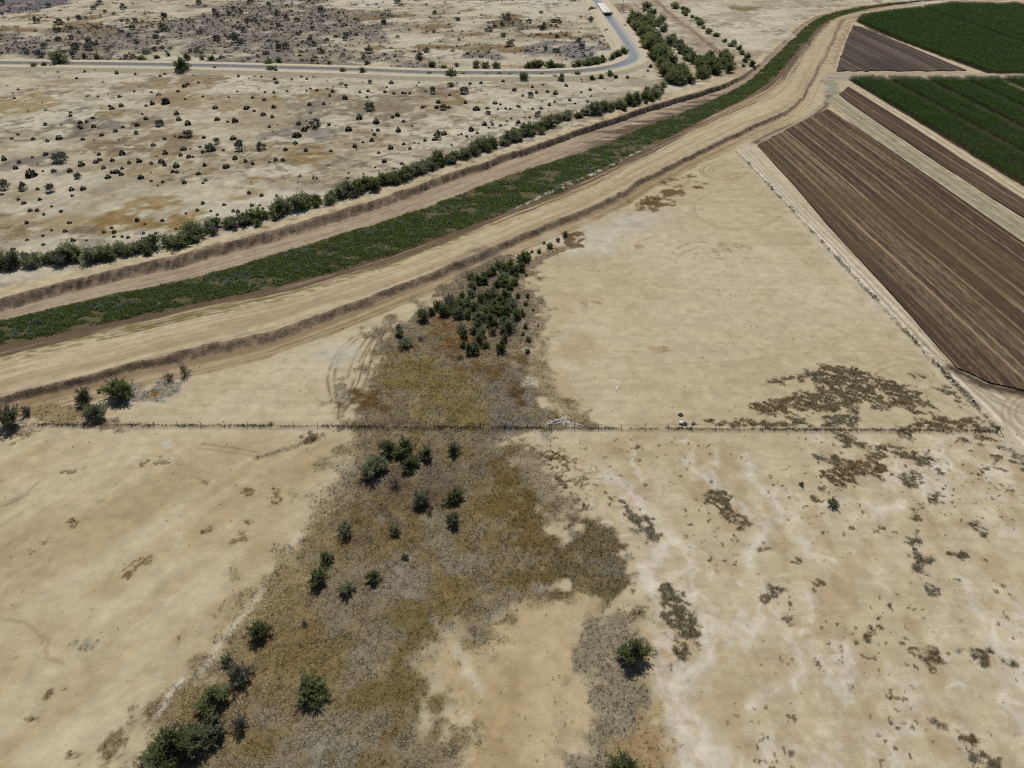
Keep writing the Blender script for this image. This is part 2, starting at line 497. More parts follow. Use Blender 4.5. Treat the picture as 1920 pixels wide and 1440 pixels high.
stroke([(1240, 3), (1280, 36), (1315, 60), (1355, 95), (1388, 124)], 1.3, (206, 192, 164), 0.7, 1, 2, 8, z=N_)
patch([(1290, 145), (1310, 128), (1340, 150), (1300, 152)], (200, 180, 146), 0.8, 2, 4, 8, z=N_)
stroke([(1228, 118), (1245, 132), (1250, 143)], 1.6, (130, 112, 88), 0.7, 1, 1, 6, z=N_)
stroke([(818, 152), (824, 168), (836, 185)], 0.9, (150, 130, 104), 0.6, .6, .5, 4, z=N_)
stroke([(826, 152), (832, 168)], 0.9, (150, 130, 104), 0.6, .6, .5, 4, z=N_)
stroke([(418, 100), (412, 92), (424, 80), (420, 70)], 1.8, (176, 164, 146), 0.7, 1, 1, 6, z=N_)
stroke([(450, 62), (462, 52), (470, 66)], 1.2, (176, 164, 146), 0.5, 1, 1, 6, z=N_)
stroke([(110, 70), (60, 73), (0, 82)], 4.0, (190, 176, 146), 0.7, 1.5, 1, 6, z=N_)
patch([(-300, -8), (160, -8), (120, 8), (40, 24), (-300, 34)], (104, 102, 108), 0.9, 6, 8, 14, z=N_, weed=.6)
for k in range(9):
    stroke([(-10 + k * 8, 22 - k * 1.5), (6 + k * 8, 12 - k * 1.5)], 1.8, (168, 146, 140), .55, 1.2, .5, 6, z=N_, smooth=False)
stroke([(165, 1), (110, 13), (40, 26), (-20, 31)], 3, (204, 194, 170), .8, 1.5, 1, 8, z=N_)

stroke([(1380, -1), (1560, -2), (1760, 2), (1960, 4)], 9, (200, 194, 182), .7, 3, 3, 10, z=N_)
# ---- parcel of bare sand in the middle
SAND2 = (196, 180, 148)
patch(ell(1075, 640, 34, 26), (178, 156, 116), 0.6, 3, 4, 6)
patch(ell(1040, 580, 26, 60), (184, 164, 126), 0.6, 4, 5, 8)
patch([(1040, 690), (1085, 740), (1130, 790), (1090, 795), (1020, 740)], (176, 152, 110), 0.55, 3, 3, 6)
patch(ell(1250, 480, 150, 60, 12), (198, 184, 154), 0.6, 14, 12, 20)
patch(ell(1400, 600, 170, 90, 12), (196, 181, 150), 0.5, 16, 12, 20)
patch(ell(1130, 440, 70, 26, -20), (196, 188, 166), 0.7, 6, 7, 10)
patch(ell(1210, 412, 70, 14, -18), (186, 178, 160), 0.6, 5, 6, 8)
patch(ell(1250, 364, 62, 15, -24), (108, 80, 42), 0.92, 2.0, 5, 4, weed=1, tex=(2.2, .38, .12))
patch(ell(1205, 382, 22, 10, -20), (108, 80, 42), 0.9, 1.5, 4, 4, weed=1, tex=(2, .42, .12))
patch(ell(1200, 398, 60, 10, -24), (150, 136, 112), 0.5, 2.5, 5, 6, tex=(5, .45, .2))
patch(ell(1075, 452, 24, 14, -10), (106, 80, 44), 0.9, 1.2, 3, 3, weed=1, tex=(2.5, .4, .15))
patch(off((640, 360), [(1000, 470), (1060, 400), (1180, 330), (1290, 300), (1260, 330), (1150, 380), (1090, 440), (1050, 480), (1040, 560), (1005, 560)]), (136, 114, 90), 0.85, 1.0, 2.5, 4, weed=.4, tex=(3, .3, .2))
for c in [(1380, 463, 36, 6), (1318, 478, 30, 3), (1200, 461, 12, 3), (1355, 484, 14, 3), (1100, 568, 14, 2), (1122, 572, 8, 2), (1230, 655, 20, 5, 0), (1310, 580, 14, 2), (1418, 590, 6, 2)]:
    patch(ell(*c), (150, 122, 82), 0.55, 0.8, 2.5, 2.5, tex=(1.8, .5, .1))


def arc(cx, cy, rx, ry, a0, a1, n=24):
    return [(cx + rx * math.cos(math.radians(a0 + (a1 - a0) * i / n)), cy + ry * math.sin(math.radians(a0 + (a1 - a0) * i / n))) for i in range(n + 1)]


TR = (150, 128, 96)
for rx, ry, a in ((40, 15, .5), (46, 18, .4), (30, 11, .4), (22, 8, .35)):
    stroke(arc(1358, 320, rx, ry, 10, 340), 0.6, (134, 112, 82), min(.8, a + .2), .4, .5, 6)
stroke(arc(1385, 392, 84, 36, 20, 350), 0.5, (140, 118, 88), .42, .35, .4, 8)
stroke(arc(1385, 392, 88, 39, 60, 330), 0.35, TR, .22, .3, .4, 8)
stroke(arc(1318, 478, 56, 24, 185, 350), 0.8, (140, 108, 72), .6, .5, 1.2, 3, tex=(2, .42, .12))
stroke(arc(1320, 484, 48, 18, 190, 345), 0.6, (140, 108, 72), .55, .5, 1.2, 3, tex=(2, .45, .12))
stroke(arc(1240, 468, 46, 24, 180, 260), 0.5, (140, 108, 72), .6, .4, .8, 3, tex=(2, .4, .12))
stroke(off((640, 360), [(1150, 945), (1155, 975), (1175, 1005), (1200, 1020)]), .35, (140, 108, 66), .8, .3, .2, 3)
stroke(off((640, 360), [(1150, 1022), (1200, 1020)]), .4, (140, 108, 66), .7, .3, .2, 3)
stroke([(1280, 682), (1400, 676), (1480, 664), (1550, 664), (1640, 690), (1740, 740), (1830, 782), (1900, 800)], .4, TR, .45, .35, .5, 8)
stroke([(1280, 688), (1400, 682), (1480, 670), (1550, 670), (1640, 697)], .4, TR, .3, .35, .5, 8)
stroke(arc(1690, 720, 55, 35, 150, 380), .4, TR, .5, .35, .5, 8)
stroke(arc(1690, 715, 64, 42, 160, 350), .4, TR, .4, .35, .5, 8)
# curving wheel tracks west of the weeds
o7 = (560, 560); k7 = 5.54
for l in [[(560, 400), (430, 520), (340, 680), (300, 840), (310, 940), (340, 1080)], [(620, 410), (470, 540), (390, 700), (370, 860), (390, 980), (420, 1090), (410, 1210)],
          [(720, 400), (600, 560), (545, 700), (500, 840), (440, 1040)], [(800, 360), (700, 520), (630, 660)], [(880, 290), (770, 450), (690, 620), (640, 800), (590, 920), (510, 1040), (450, 1110)],
          [(960, 280), (830, 440), (760, 580), (720, 780), (640, 960), (560, 1070), (450, 1190)], [(580, 840), (540, 940), (510, 1010)]]:
    stroke(off(o7, l, k7), .42, (104, 84, 62), .9, .3, .25, 4, tex=(3, .2, .2))
patch(off(o7, [(60, 600), (300, 470), (560, 420), (760, 400), (560, 620), (330, 700), (150, 660)], k7), (186, 180, 156), .7, 2.5, 3, 6)
patch(off(o7, [(340, 1000), (480, 900), (640, 880), (560, 1060), (430, 1240), (340, 1150)], k7), (156, 148, 128), .6, 2, 3, 4, weed=.5, crack=.8)

# ---- weedy, cracked wash crossing the fence line
MUD = (142, 127, 94)
patch([(735, 604), (800, 588), (860, 500), (880, 505), (985, 500), (1000, 560), (1003, 650), (995, 720), (1030, 760), (1080, 795), (1000, 806), (972, 830), (988, 870), (1012, 925), (1040, 985), (1036, 1030), (1030, 1090), (985, 1120), (950, 1172), (890, 1192), (840, 1188), (800, 1205), (785, 1260), (830, 1330), (865, 1400), (880, 1500),
       (190, 1500), (265, 1400), (325, 1312), (400, 1222), (470, 1132), (525, 1058), (590, 980), (622, 900), (650, 830), (690, 806), (635, 796), (650, 760), (705, 690), (728, 640)], MUD, .94, 3.2, 6.0, 4, crack=1.0, weed=.8, tex=None)
for c, col, wd in [((850, 1070, 130, 80), (150, 139, 118), .5), ((660, 940, 60, 50), (138, 126, 104), .6), ((790, 1130, 110, 60), (146, 134, 112), .5), ((640, 1180, 90, 60), (140, 126, 100), .6), ((575, 1390, 120, 60), (150, 140, 116), .5), ((560, 1450, 130, 40), (150, 142, 128), .5),
                   ((820, 900, 80, 50), (120, 106, 92), .8), ((750, 950, 90, 50), (124, 104, 72), .9), ((905, 840, 50, 26), (128, 114, 98), .8), ((700, 1240, 60, 50), (150, 138, 112), .4)]:
    patch(ell(*c), col, .75, 5, 7, 6, weed=wd, tex=(5, .35, .2))
patch([(478, 1136), (530, 1062), (600, 1090), (660, 1190), (700, 1200), (640, 1300), (520, 1350), (380, 1380), (280, 1400), (330, 1312), (405, 1222)], (150, 128, 84), .8, 4, 6, 6, weed=.7, crack=.9)
patch([(930, 838), (958, 850), (985, 930), (1030, 1020), (1030, 1070), (990, 1080), (955, 1010), (925, 960), (905, 900)], (116, 94, 48), .9, 3, 5, 4, weed=.9, crack=.1, tex=(4, .22, .25))
patch([(715, 1160), (830, 1125), (862, 1185), (770, 1235), (790, 1300), (770, 1460), (640, 1460), (680, 1320), (740, 1230)], (128, 108, 58), .85, 3.5, 6, 5, weed=.9, crack=.6, tex=(4, .3, .25))
patch([(1045, 1012), (1110, 985), (1165, 1030), (1198, 1090), (1196, 1145), (1120, 1145), (1060, 1112), (1030, 1060)], (112, 98, 62), .9, 1.8, 4, 3, weed=1, crack=.2, tex=(3, .2, .2))
patch(ell(1125, 1060, 45, 25, 30), (128, 120, 102), .7, 2, 3, 3, weed=.8, tex=(2.5, .4, .2))
patch([(985, 840), (1085, 845), (1100, 950), (1120, 1000), (1060, 1000), (1030, 960)], (112, 92, 58), .8, 3, 3, 3, weed=1, crack=.3, tex=(.8, .60, .05))
patch([(1108, 1150), (1185, 1150), (1205, 1210), (1198, 1300), (1188, 1500), (1070, 1500), (1092, 1300), (1098, 1200)], (148, 136, 110), .85, 2.6, 4.0, 2.5, weed=.8, crack=.5)
patch([(1185, 1330), (1240, 1320), (1235, 1460), (1180, 1470)], (170, 140, 88), .7, 2, 3, 4, weed=.4)
patch([(830, 1330), (900, 1290), (930, 1370), (920, 1480), (850, 1480)], (132, 112, 74), .7, 2, 4, 3, weed=.9, tex=(2, .45, .15))
patch([(960, 1170), (1010, 1130), (1110, 1100), (1100, 1190), (1080, 1300), (1065, 1480), (920, 1480), (850, 1330), (800, 1250), (850, 1200)], (190, 166, 120), .6, 2, 3, 5, weed=.12)
stroke([(962, 1260), (950, 1330), (945, 1400), (955, 1460)], 4, (164, 138, 94), .6, 3, 2, 6)
stroke([(855, 1215), (870, 1250), (895, 1290)], 1.4, (206, 196, 172), .7, 1, 1, 3)
# inside the parcel
for c, col, wd in [((830, 728, 95, 26), (138, 118, 58), .9), ((760, 690, 66, 30), (140, 120, 62), .9), ((870, 775, 95, 24), (140, 120, 64), .9), ((690, 752, 30, 14), (110, 78, 34), .9), ((650, 755, 20, 12), (112, 80, 34), .9), ((880, 655, 50, 16), (126, 88, 44), .9), ((835, 612, 40, 16), (124, 84, 42), .8), ((920, 690, 60, 12), (122, 92, 46), .8),
                   ((735, 632, 44, 22), (144, 130, 104), .7), ((960, 735, 30, 44), (140, 130, 114), .8), ((985, 600, 22, 50), (150, 134, 110), .6), ((1000, 785, 62, 14), (128, 126, 118), .9), ((790, 640, 40, 14), (130, 110, 78), .8), ((940, 640, 40, 20), (140, 122, 100), .7), ((720, 800, 60, 8), (124, 104, 84), .8), ((970, 725, 9, 26, -20), (112, 82, 36), .9), ((973, 678, 9, 7), (104, 70, 26), .9), ((880, 637, 14, 12), (150, 104, 36), .8)]:
    patch(ell(*c), col, .8, 2.5, 4, 4, weed=wd, tex=(3.2, .36, .2))
patch(ell(920, 560, 70, 90, 15), (132, 118, 98), .7, 3, 4, 5, weed=.8, crack=.3)
stroke([(1010, 640), (1012, 700), (1040, 750), (1085, 785)], 3.0, (170, 150, 112), .75, 1.5, 2, 3, crack=.9, weed=.6)
stroke([(985, 860), (1020, 900), (1060, 950)], 4.0, (166, 150, 122), .65, 1.5, 2, 3, crack=1, weed=.3)
for c in [(610, 1010, 40, 25), (700, 1000, 60, 30), (880, 980, 40, 60), (800, 840, 60, 20), (560, 1230, 60, 40), (430, 1400, 60, 25), (850, 1150, 40, 30), (900, 1100, 50, 30)]:
    patch(ell(*c), (136, 114, 66), .7, 4, 6, 4, weed=.8, tex=(3, .42, .2))
stroke([(640, 850), (600, 950), (540, 1040), (470, 1140), (400, 1225)], 6, (176, 156, 116), .55, 5, 4, 4, tex=(3, .42, .2))
stroke([(665, 915), (720, 945), (770, 990), (800, 1030), (825, 1090), (838, 1120)], .45, (158, 130, 84), .8, .3, .4, 4)
stroke([(680, 910), (735, 945), (785, 990), (815, 1040), (835, 1090), (845, 1120)], .35, (150, 122, 78), .6, .3, .4, 4)
stroke([(490, 1305), (550, 1310), (600, 1300), (640, 1275)], .3, (160, 136, 92), .55, .25, .3, 4)

# ---- sand of the lower left
for l, w in [([(640, 870), (560, 950), (480, 1060), (400, 1140), (260, 1270), (100, 1400)], 5), ([(420, 1090), (330, 1180), (220, 1290), (60, 1420)], 2.4), ([(300, 1060), (240, 1120), (120, 1150)], 3.5), ([(0, 1200), (60, 1220), (90, 1240)], 3), ([(320, 960), (260, 1030), (200, 1080)], 1.2), ([(330, 1000), (335, 1060)], 1.2)]:
    stroke(l, w, (204, 190, 158), .55, w * .8, 3, 6, tex=(5, .3, .4))
for l, w in [([(500, 1010), (420, 1120), (330, 1200), (220, 1310)], 2.5), ([(470, 1110), (390, 1200), (310, 1290)], 4), ([(330, 900), (240, 960), (100, 990), (0, 1040)], 7), ([(620, 830), (560, 910), (480, 1010)], 5), ([(220, 1200), (120, 1290)], 3)]:
    stroke(l, w, (164, 142, 100), .45, w * .8, 3, 6, tex=(6, .3, .4))
stroke([(345, 1272), (320, 1302), (296, 1340)], .7, (222, 212, 190), .9, .5, .5, 2)
stroke([(486, 1108), (440, 1172), (395, 1235), (372, 1262)], .9, (216, 204, 176), .7, .8, 1, 3)
stroke([(560, 1000), (540, 1030)], 1.0, (210, 200, 176), .6, .8, .8, 2)
stroke([(0, 1160), (40, 1168), (90, 1200), (85, 1235), (120, 1245)], .35, (140, 116, 74), .6, .35, .6, 2.5)
patch(ell(160, 1212, 24, 14, -30), (150, 142, 122), .6, 1.2, 2, 2, weed=.6, tex=(1.5, .45, .15))
for c in [(125, 884, 22, 3, -14), (282, 868, 14, 4), (310, 866, 8, 3), (140, 980, 8, 4, -40), (72, 1022, 14, 4, -20), (386, 905, 10, 7), (462, 925, 14, 6), (465, 980, 9, 8), (396, 995, 8, 5), (442, 1008, 12, 7), (272, 1055, 14, 5, -20), (242, 1072, 6, 8), (100, 1300, 22, 6, -35), (70, 1340, 18, 6, -40), (140, 1430, 10, 8), (560, 1355, 10, 5), (210, 1400, 26, 10, -30), (520, 930, 10, 18, 20)]:
    patch(ell(*c), (128, 102, 62), .65, .5, 1.5, 1.2, weed=.8, tex=(.9, .48, .1))
stroke([(0, 945), (30, 935), (55, 920), (70, 905)], .7, (150, 140, 116), .7, .4, .4, 3, tex=(1.5, .4, .2))
stroke([(0, 950), (25, 942), (55, 926)], .5, (118, 98, 66), .6, .4, .4, 3)
stroke([(378, 832), (420, 838), (485, 848)], .4, (140, 116, 80), .7, .3, .3, 3)
stroke([(372, 840), (430, 848), (480, 856)], .4, (140, 116, 80), .6, .3, .3, 3)
stroke([(480, 858), (510, 850), (550, 838), (580, 825)], 1.2, (136, 120, 94), .75, .8, 1, 2, weed=.6)
patch(ell(585, 820, 16, 10), (112, 88, 54), .8, .6, 1.2, 1.2, weed=1)
stroke([(250, 858), (330, 860)], .35, (214, 204, 182), .6, .3, .3, 3)
patch(ell(305, 832, 10, 6), (210, 204, 186), .5, .8, 1, 1.5)

# ---- lower right: salt crust, flood lines and dead weeds
SALT = (222, 214, 198)
for l, w in [([(1120, 880), (1165, 912), (1200, 940), (1225, 975), (1252, 1015), (1240, 1045), (1212, 1065), (1225, 1105)], 1.6), ([(1290, 862), (1320, 898), (1350, 913), (1380, 935), (1410, 963), (1433, 987), (1427, 1010), (1405, 1035), (1400, 1065)], 1.3), ([(1400, 853), (1413, 905), (1458, 940), (1460, 975)], 1.0),
             ([(1210, 1060), (1225, 1110), (1240, 1150), (1246, 1200), (1245, 1290)], 1.2), ([(1285, 1100), (1303, 1140), (1320, 1180), (1332, 1222), (1325, 1245), (1290, 1262), (1258, 1255)], 1.0), ([(1290, 1262), (1270, 1300), (1285, 1360), (1290, 1440)], 2.5), ([(1330, 870), (1335, 900)], 1.2), ([(1500, 1010), (1510, 1035), (1560, 1050)], .9),
             ([(1545, 940), (1600, 935), (1650, 955), (1690, 945)], .8), ([(1640, 960), (1655, 965)], 1.2), ([(1480, 1190), (1500, 1260), (1490, 1290)], .6), ([(1590, 1200), (1600, 1270), (1575, 1290)], .6), ([(1500, 1110), (1530, 1150), (1500, 1190)], .6), ([(1800, 1080), (1830, 1140), (1890, 1230), (1925, 1290)], 1.0), ([(1400, 1330), (1430, 1300), (1460, 1290)], .8), ([(1345, 840), (1350, 870)], .5), ([(1180, 830), (1190, 870)], .4), ([(1185, 860), (1205, 900)], .5), ([(1860, 855), (1880, 840), (1900, 835)], .7), ([(1750, 850), (1760, 870)], 2)]:
    stroke(l, w * 1.2, SALT, .66, w * 1.4, 2.0, 2.5, tex=(1.6, .32, .3))
WEED = (98, 78, 42)
o3 = (1280, 780)
WP = [off(o3, q) for q in [
    [(825, 95), (900, 90), (990, 140), (1050, 175), (1000, 190), (900, 165)],
    [(850, 232), (910, 225), (950, 265), (970, 230), (1060, 270), (1050, 195), (1090, 185), (1165, 280), (1180, 325), (1110, 340), (960, 340), (975, 395), (860, 405), (790, 335)],
    [(1190, 335), (1300, 300), (1340, 345), (1335, 415), (1250, 385)],
    [(1095, 180), (1250, 190), (1350, 215), (1410, 260), (1435, 320), (1390, 290), (1250, 240), (1150, 208)],
    [(1570, 130), (1620, 140), (1710, 170), (1700, 182), (1600, 155)], [(1670, 120), (1700, 115), (1770, 145), (1760, 158)],
    [(1785, 180), (1850, 165), (1990, 280), (1990, 380), (1850, 245)], [(1740, 235), (1790, 235), (1815, 305), (1765, 300)],
    [(110, 400), (160, 393), (250, 460), (330, 540), (345, 580), (380, 605), (330, 622), (240, 570), (150, 500)], [(280, 640), (330, 610), (320, 650), (285, 700)],
    [(1300, 650), (1350, 700), (1330, 760), (1400, 805), (1335, 860), (1450, 985), (1400, 990), (1280, 880), (1290, 780), (1270, 700)],
    [(1600, 580), (1650, 600), (1715, 660), (1690, 680), (1610, 640)], [(1500, 770), (1560, 760), (1620, 800), (1570, 830)], [(1640, 310), (1700, 290), (1700, 310), (1650, 340)], [(1780, 380), (1820, 385), (1830, 420), (1790, 415)],
    [(1210, 95), (1280, 95), (1260, 120), (1220, 120)], [(440, 760), (490, 730), (500, 745), (465, 775)], [(610, 780), (660, 810), (650, 825)], [(750, 225), (820, 230), (820, 255), (760, 245)], [(755, 390), (810, 400), (790, 420), (760, 415)],
    [(1400, 450), (1430, 440), (1440, 500), (1420, 510)], [(1310, 520), (1350, 515), (1320, 580), (1300, 570)], [(170, 750), (205, 770), (190, 785)], [(500, 975), (570, 950), (570, 1000), (510, 1000)], [(730, 930), (765, 950), (745, 970)], [(740, 455), (810, 455), (805, 470), (750, 470)]]]
WP += [off((640, 780), [(1570, 470), (1660, 520), (1745, 600), (1805, 700), (1760, 730), (1650, 655), (1590, 550)]), off((640, 780), [(1500, 450), (1550, 470), (1520, 490)]),
       off((1280, 1110), [(1340, 325), (1380, 330), (1430, 400), (1415, 420)]), off((1280, 1110), [(1415, 345), (1500, 360), (1500, 385), (1440, 385)]), off((1280, 1110), [(1520, 325), (1560, 330), (1590, 370), (1660, 365), (1640, 385), (1560, 385)]), off((1280, 1110), [(1670, 345), (1720, 340), (1700, 365)]), off((1280, 1110), [(1655, 395), (1700, 390), (1690, 435)]),
       off((1280, 1110), [(1370, 395), (1420, 440), (1400, 440)]), off((1280, 1110), [(1555, 840), (1590, 860), (1680, 980), (1640, 990)]), off((1280, 1110), [(1640, 885), (1680, 890), (1800, 960), (1830, 1010), (1700, 1010)]), off((1280, 1110), [(530, 150), (570, 120), (590, 145), (550, 180)]), off((1280, 1110), [(420, 30), (470, 40), (440, 50)]), off((1280, 1110), [(510, 0), (545, 0), (540, 40), (515, 30)]),
       off((1280, 1110), [(1780, 385), (1890, 410), (1880, 425)]), off((1280, 1110), [(1005, 260), (1050, 225), (1055, 245), (1030, 265)]), off((1280, 1110), [(1560, 830), (1620, 800), (1660, 830), (1600, 850)]), off((1280, 1110), [(1440, 750), (1500, 735), (1560, 765), (1550, 775), (1490, 750)]),
       [(1240, 1090), (1285, 1110), (1310, 1160), (1300, 1230), (1270, 1240), (1245, 1150)]]
o6 = (1280, 360)
WP += [off(o6, q) for q in [
    [(800, 965), (950, 985), (1050, 1010), (1080, 1080), (1170, 1200), (1160, 1232), (1060, 1220), (1010, 1180), (980, 1240), (850, 1232), (650, 1240), (560, 1200), (640, 1150), (800, 1090), (730, 1060)],
    [(380, 1165), (480, 1160), (620, 1140), (650, 1180), (560, 1210), (620, 1240), (430, 1255), (380, 1210)], [(650, 1010), (780, 1000), (770, 1050), (660, 1060)], [(470, 1070), (650, 1030), (560, 1080)],
    [(1130, 1050), (1300, 1110), (1380, 1180), (1440, 1222), (1330, 1200), (1200, 1180), (1140, 1110)], [(1080, 1030), (1110, 1040), (1200, 1160), (1400, 1245), (1360, 1255), (1180, 1190), (1090, 1090)],
    [(760, 1260), (900, 1250), (1000, 1290), (960, 1325), (780, 1320)], [(600, 1262), (700, 1262), (720, 1315), (600, 1320)], [(140, 1292), (240, 1270), (400, 1285), (600, 1290), (600, 1320), (200, 1315)],
    [(1420, 1265), (1650, 1280), (1750, 1345), (1210, 1340), (1280, 1290)], [(1420, 1105), (1500, 1085), (1515, 1140), (1450, 1130)], [(1290, 1030), (1350, 1018), (1375, 1050), (1310, 1055)], [(1550, 1160), (1610, 1210), (1570, 1200)]]]
for i, q in enumerate(WP):
    patch(q, [(100, 88, 60), (104, 86, 54), (108, 100, 80), (96, 88, 62)][i % 4], .92, .6, 1.3, 1.4, weed=1, crack=0, tex=(.85, .36, .12), an=(0.6, 1.9, -35))

# ---- farm road, headlands, gaps between the fields
ROAD = (194, 180, 152)
patch([(1380, 285), (1412, 268), (1425, 275), (1600, 480), (1800, 700), (1925, 760), (2100, 850), (2100, 1010), (1930, 875), (1868, 812), (1600, 540)], ROAD, .75, 1.5, 1, 6)
for i, (o_, w, colr, a) in enumerate([(8, .8, (228, 218, 196), .8), (15, .45, (118, 100, 78), .6), (22, .6, (222, 212, 190), .6), (30, .4, (126, 108, 84), .5), (38, .8, (214, 202, 176), .5), (46, .5, (128, 108, 84), .5)]):
    stroke([(1383 + o_ * .45, 284 - o_ * .05), (1480 + o_ * .6, 388), (1600 + o_ * .85, 517), (1720 + o_ * 1.1, 646), (1820 + o_ * 1.4, 748 - o_ * .15), (1925 + o_ * 1.4, 850 - o_ * .5)], w, colr, a, .5, .5, 10)
for c in [(1815, 716), (1850, 738), (1880, 760)]:
    stroke([(c[0] - 100, c[1] - 90), (c[0] - 40, c[1] - 24), c, (c[0] + 60, c[1] + 22), (c[0] + 140, c[1] + 34)], .5, (120, 96, 72), .6, .4, .4, 6)
for r in (22, 30, 40):
    stroke(arc(1935, 775, r * 1.4, r * 1.2, 110, 260), .4, (130, 106, 82), .5, .4, .4, 5)
stroke([(1788, 690), (1835, 716), (1880, 728), (1930, 738), (2050, 760)], 3.0, (74, 58, 48), .85, 1.2, 1.5, 3, weed=.6)
stroke([(1415, 268), (1460, 245), (1510, 225), (1548, 196), (1556, 178)], 3.2, (96, 76, 60), .85, 1.5, 1.5, 4, weed=.6)
stroke([(1428, 262), (1475, 240), (1520, 216), (1545, 196)], .8, (206, 190, 160), .6, .6, .8, 4)
patch([(1545, 150), (1572, 150), (1575, 175), (1553, 180)], (146, 148, 124), .8, 2, 3, 4, weed=.8)
patch([(1548, 190), (1567, 178), (1655, 240), (1818, 350), (1925, 418), (2060, 503), (2060, 545), (1925, 458), (1787, 364), (1612, 240)], (160, 150, 122), .85, 1, 1, 5, weed=.5)
patch([(1560, 150), (1592, 150), (1925, 352), (2050, 430), (2050, 470), (1925, 390), (1585, 163)], (190, 174, 142), .85, 1, 1, 5)
patch([(1548, 133), (1600, 135), (1820, 133), (1870, 141), (2100, 141), (2100, 150), (1548, 152)], (172, 154, 128), .85, 1, 1, 5)
patch([(1592, 45), (1604, 40), (1640, 60), (1850, 137), (1815, 136), (1625, 55)], (192, 174, 144), .85, 1.5, 1, 5)
for k in range(7):
    stroke([(1556 + k * 4, 130 - k * 11), (1564 + k * 4, 127 - k * 11), (1562 + k * 4, 121 - k * 11)], .9, (116, 94, 74), .7, .8, 2, 3)

for q in ([(1590, 149), (1872, 149), (1925, 176), (2150, 270), (2150, 500), (1925, 354)], [(1604, 40), (1640, 26), (1720, 16), (1780, 7), (1866, 8), (2100, 9), (2100, 140), (1850, 137.5), (1640, 60)], [(1873, 147), (2100, 149), (2100, 236), (1925, 168)]):
    patch(q, (78, 64, 50), .95, .5, .3, 4, weed=.5)
for k in range(9):
    f = k / 8
    a0 = (1550 + 15 * f, 189 - 10 * f); a1 = (1612 + 43 * f, 240); a2 = (1787 + 31 * f, 364 - 14 * f); a3 = (1925, 458 - 40 * f); a4 = (2060, 545 - 42 * f)
    stroke([a0, a1, a2, a3, a4], (.5, .9, .4)[k % 3], ((112, 98, 74), (190, 180, 150), (120, 122, 88))[k % 3], .7, .5, .8, 8, tex=(5, .4, .2))
for k in range(5):
    f = (k + .5) / 5
    stroke([(1580 + 10 * f, 158 - 6 * f), (1722 + 20 * f, 246 - 6 * f), (1895 + 26 * f, 361 - 8 * f), (2050 + 30 * f, 462 - 10 * f)], .45, ((120, 98, 74), (214, 200, 168))[k % 2], .65, .4, .5, 8)

# west strip below the levee
patch(ell(270, 738, 74, 18, -6), (150, 144, 132), .8, 1.5, 3, 3, weed=.6, crack=.3)
patch(ell(285, 737, 17, 6, -6), (150, 108, 36), .85, .6, 1.2, 1.2, weed=.8)
patch(ell(105, 770, 56, 20), (150, 126, 82), .75, 2, 4, 4, weed=.8)
patch(ell(15, 800, 50, 10), (128, 122, 112), .7, 1.2, 2, 2, weed=.9)
patch(ell(25, 818, 40, 8), (150, 122, 72), .7, 1.2, 2, 2, weed=.8)
patch(ell(190, 795, 60, 7), (136, 120, 98), .6, 1, 2, 2, weed=.8)
# dark litter that gathers under the fence
stroke([(60, 797), (200, 798.5), (620, 800.5), (1000, 803.5), (1400, 805.5), (1868, 809)], .6, (92, 80, 62), .7, .4, .5, 1.5, weed=1.0, smooth=False, tex=(3, .35, .2))
stroke([(1379, 283), (1480, 390), (1600, 519), (1720, 648), (1868, 806)], .6, (118, 104, 76), .6, .5, .8, 2, weed=.4, tex=(2.2, .42, .15), smooth=False)


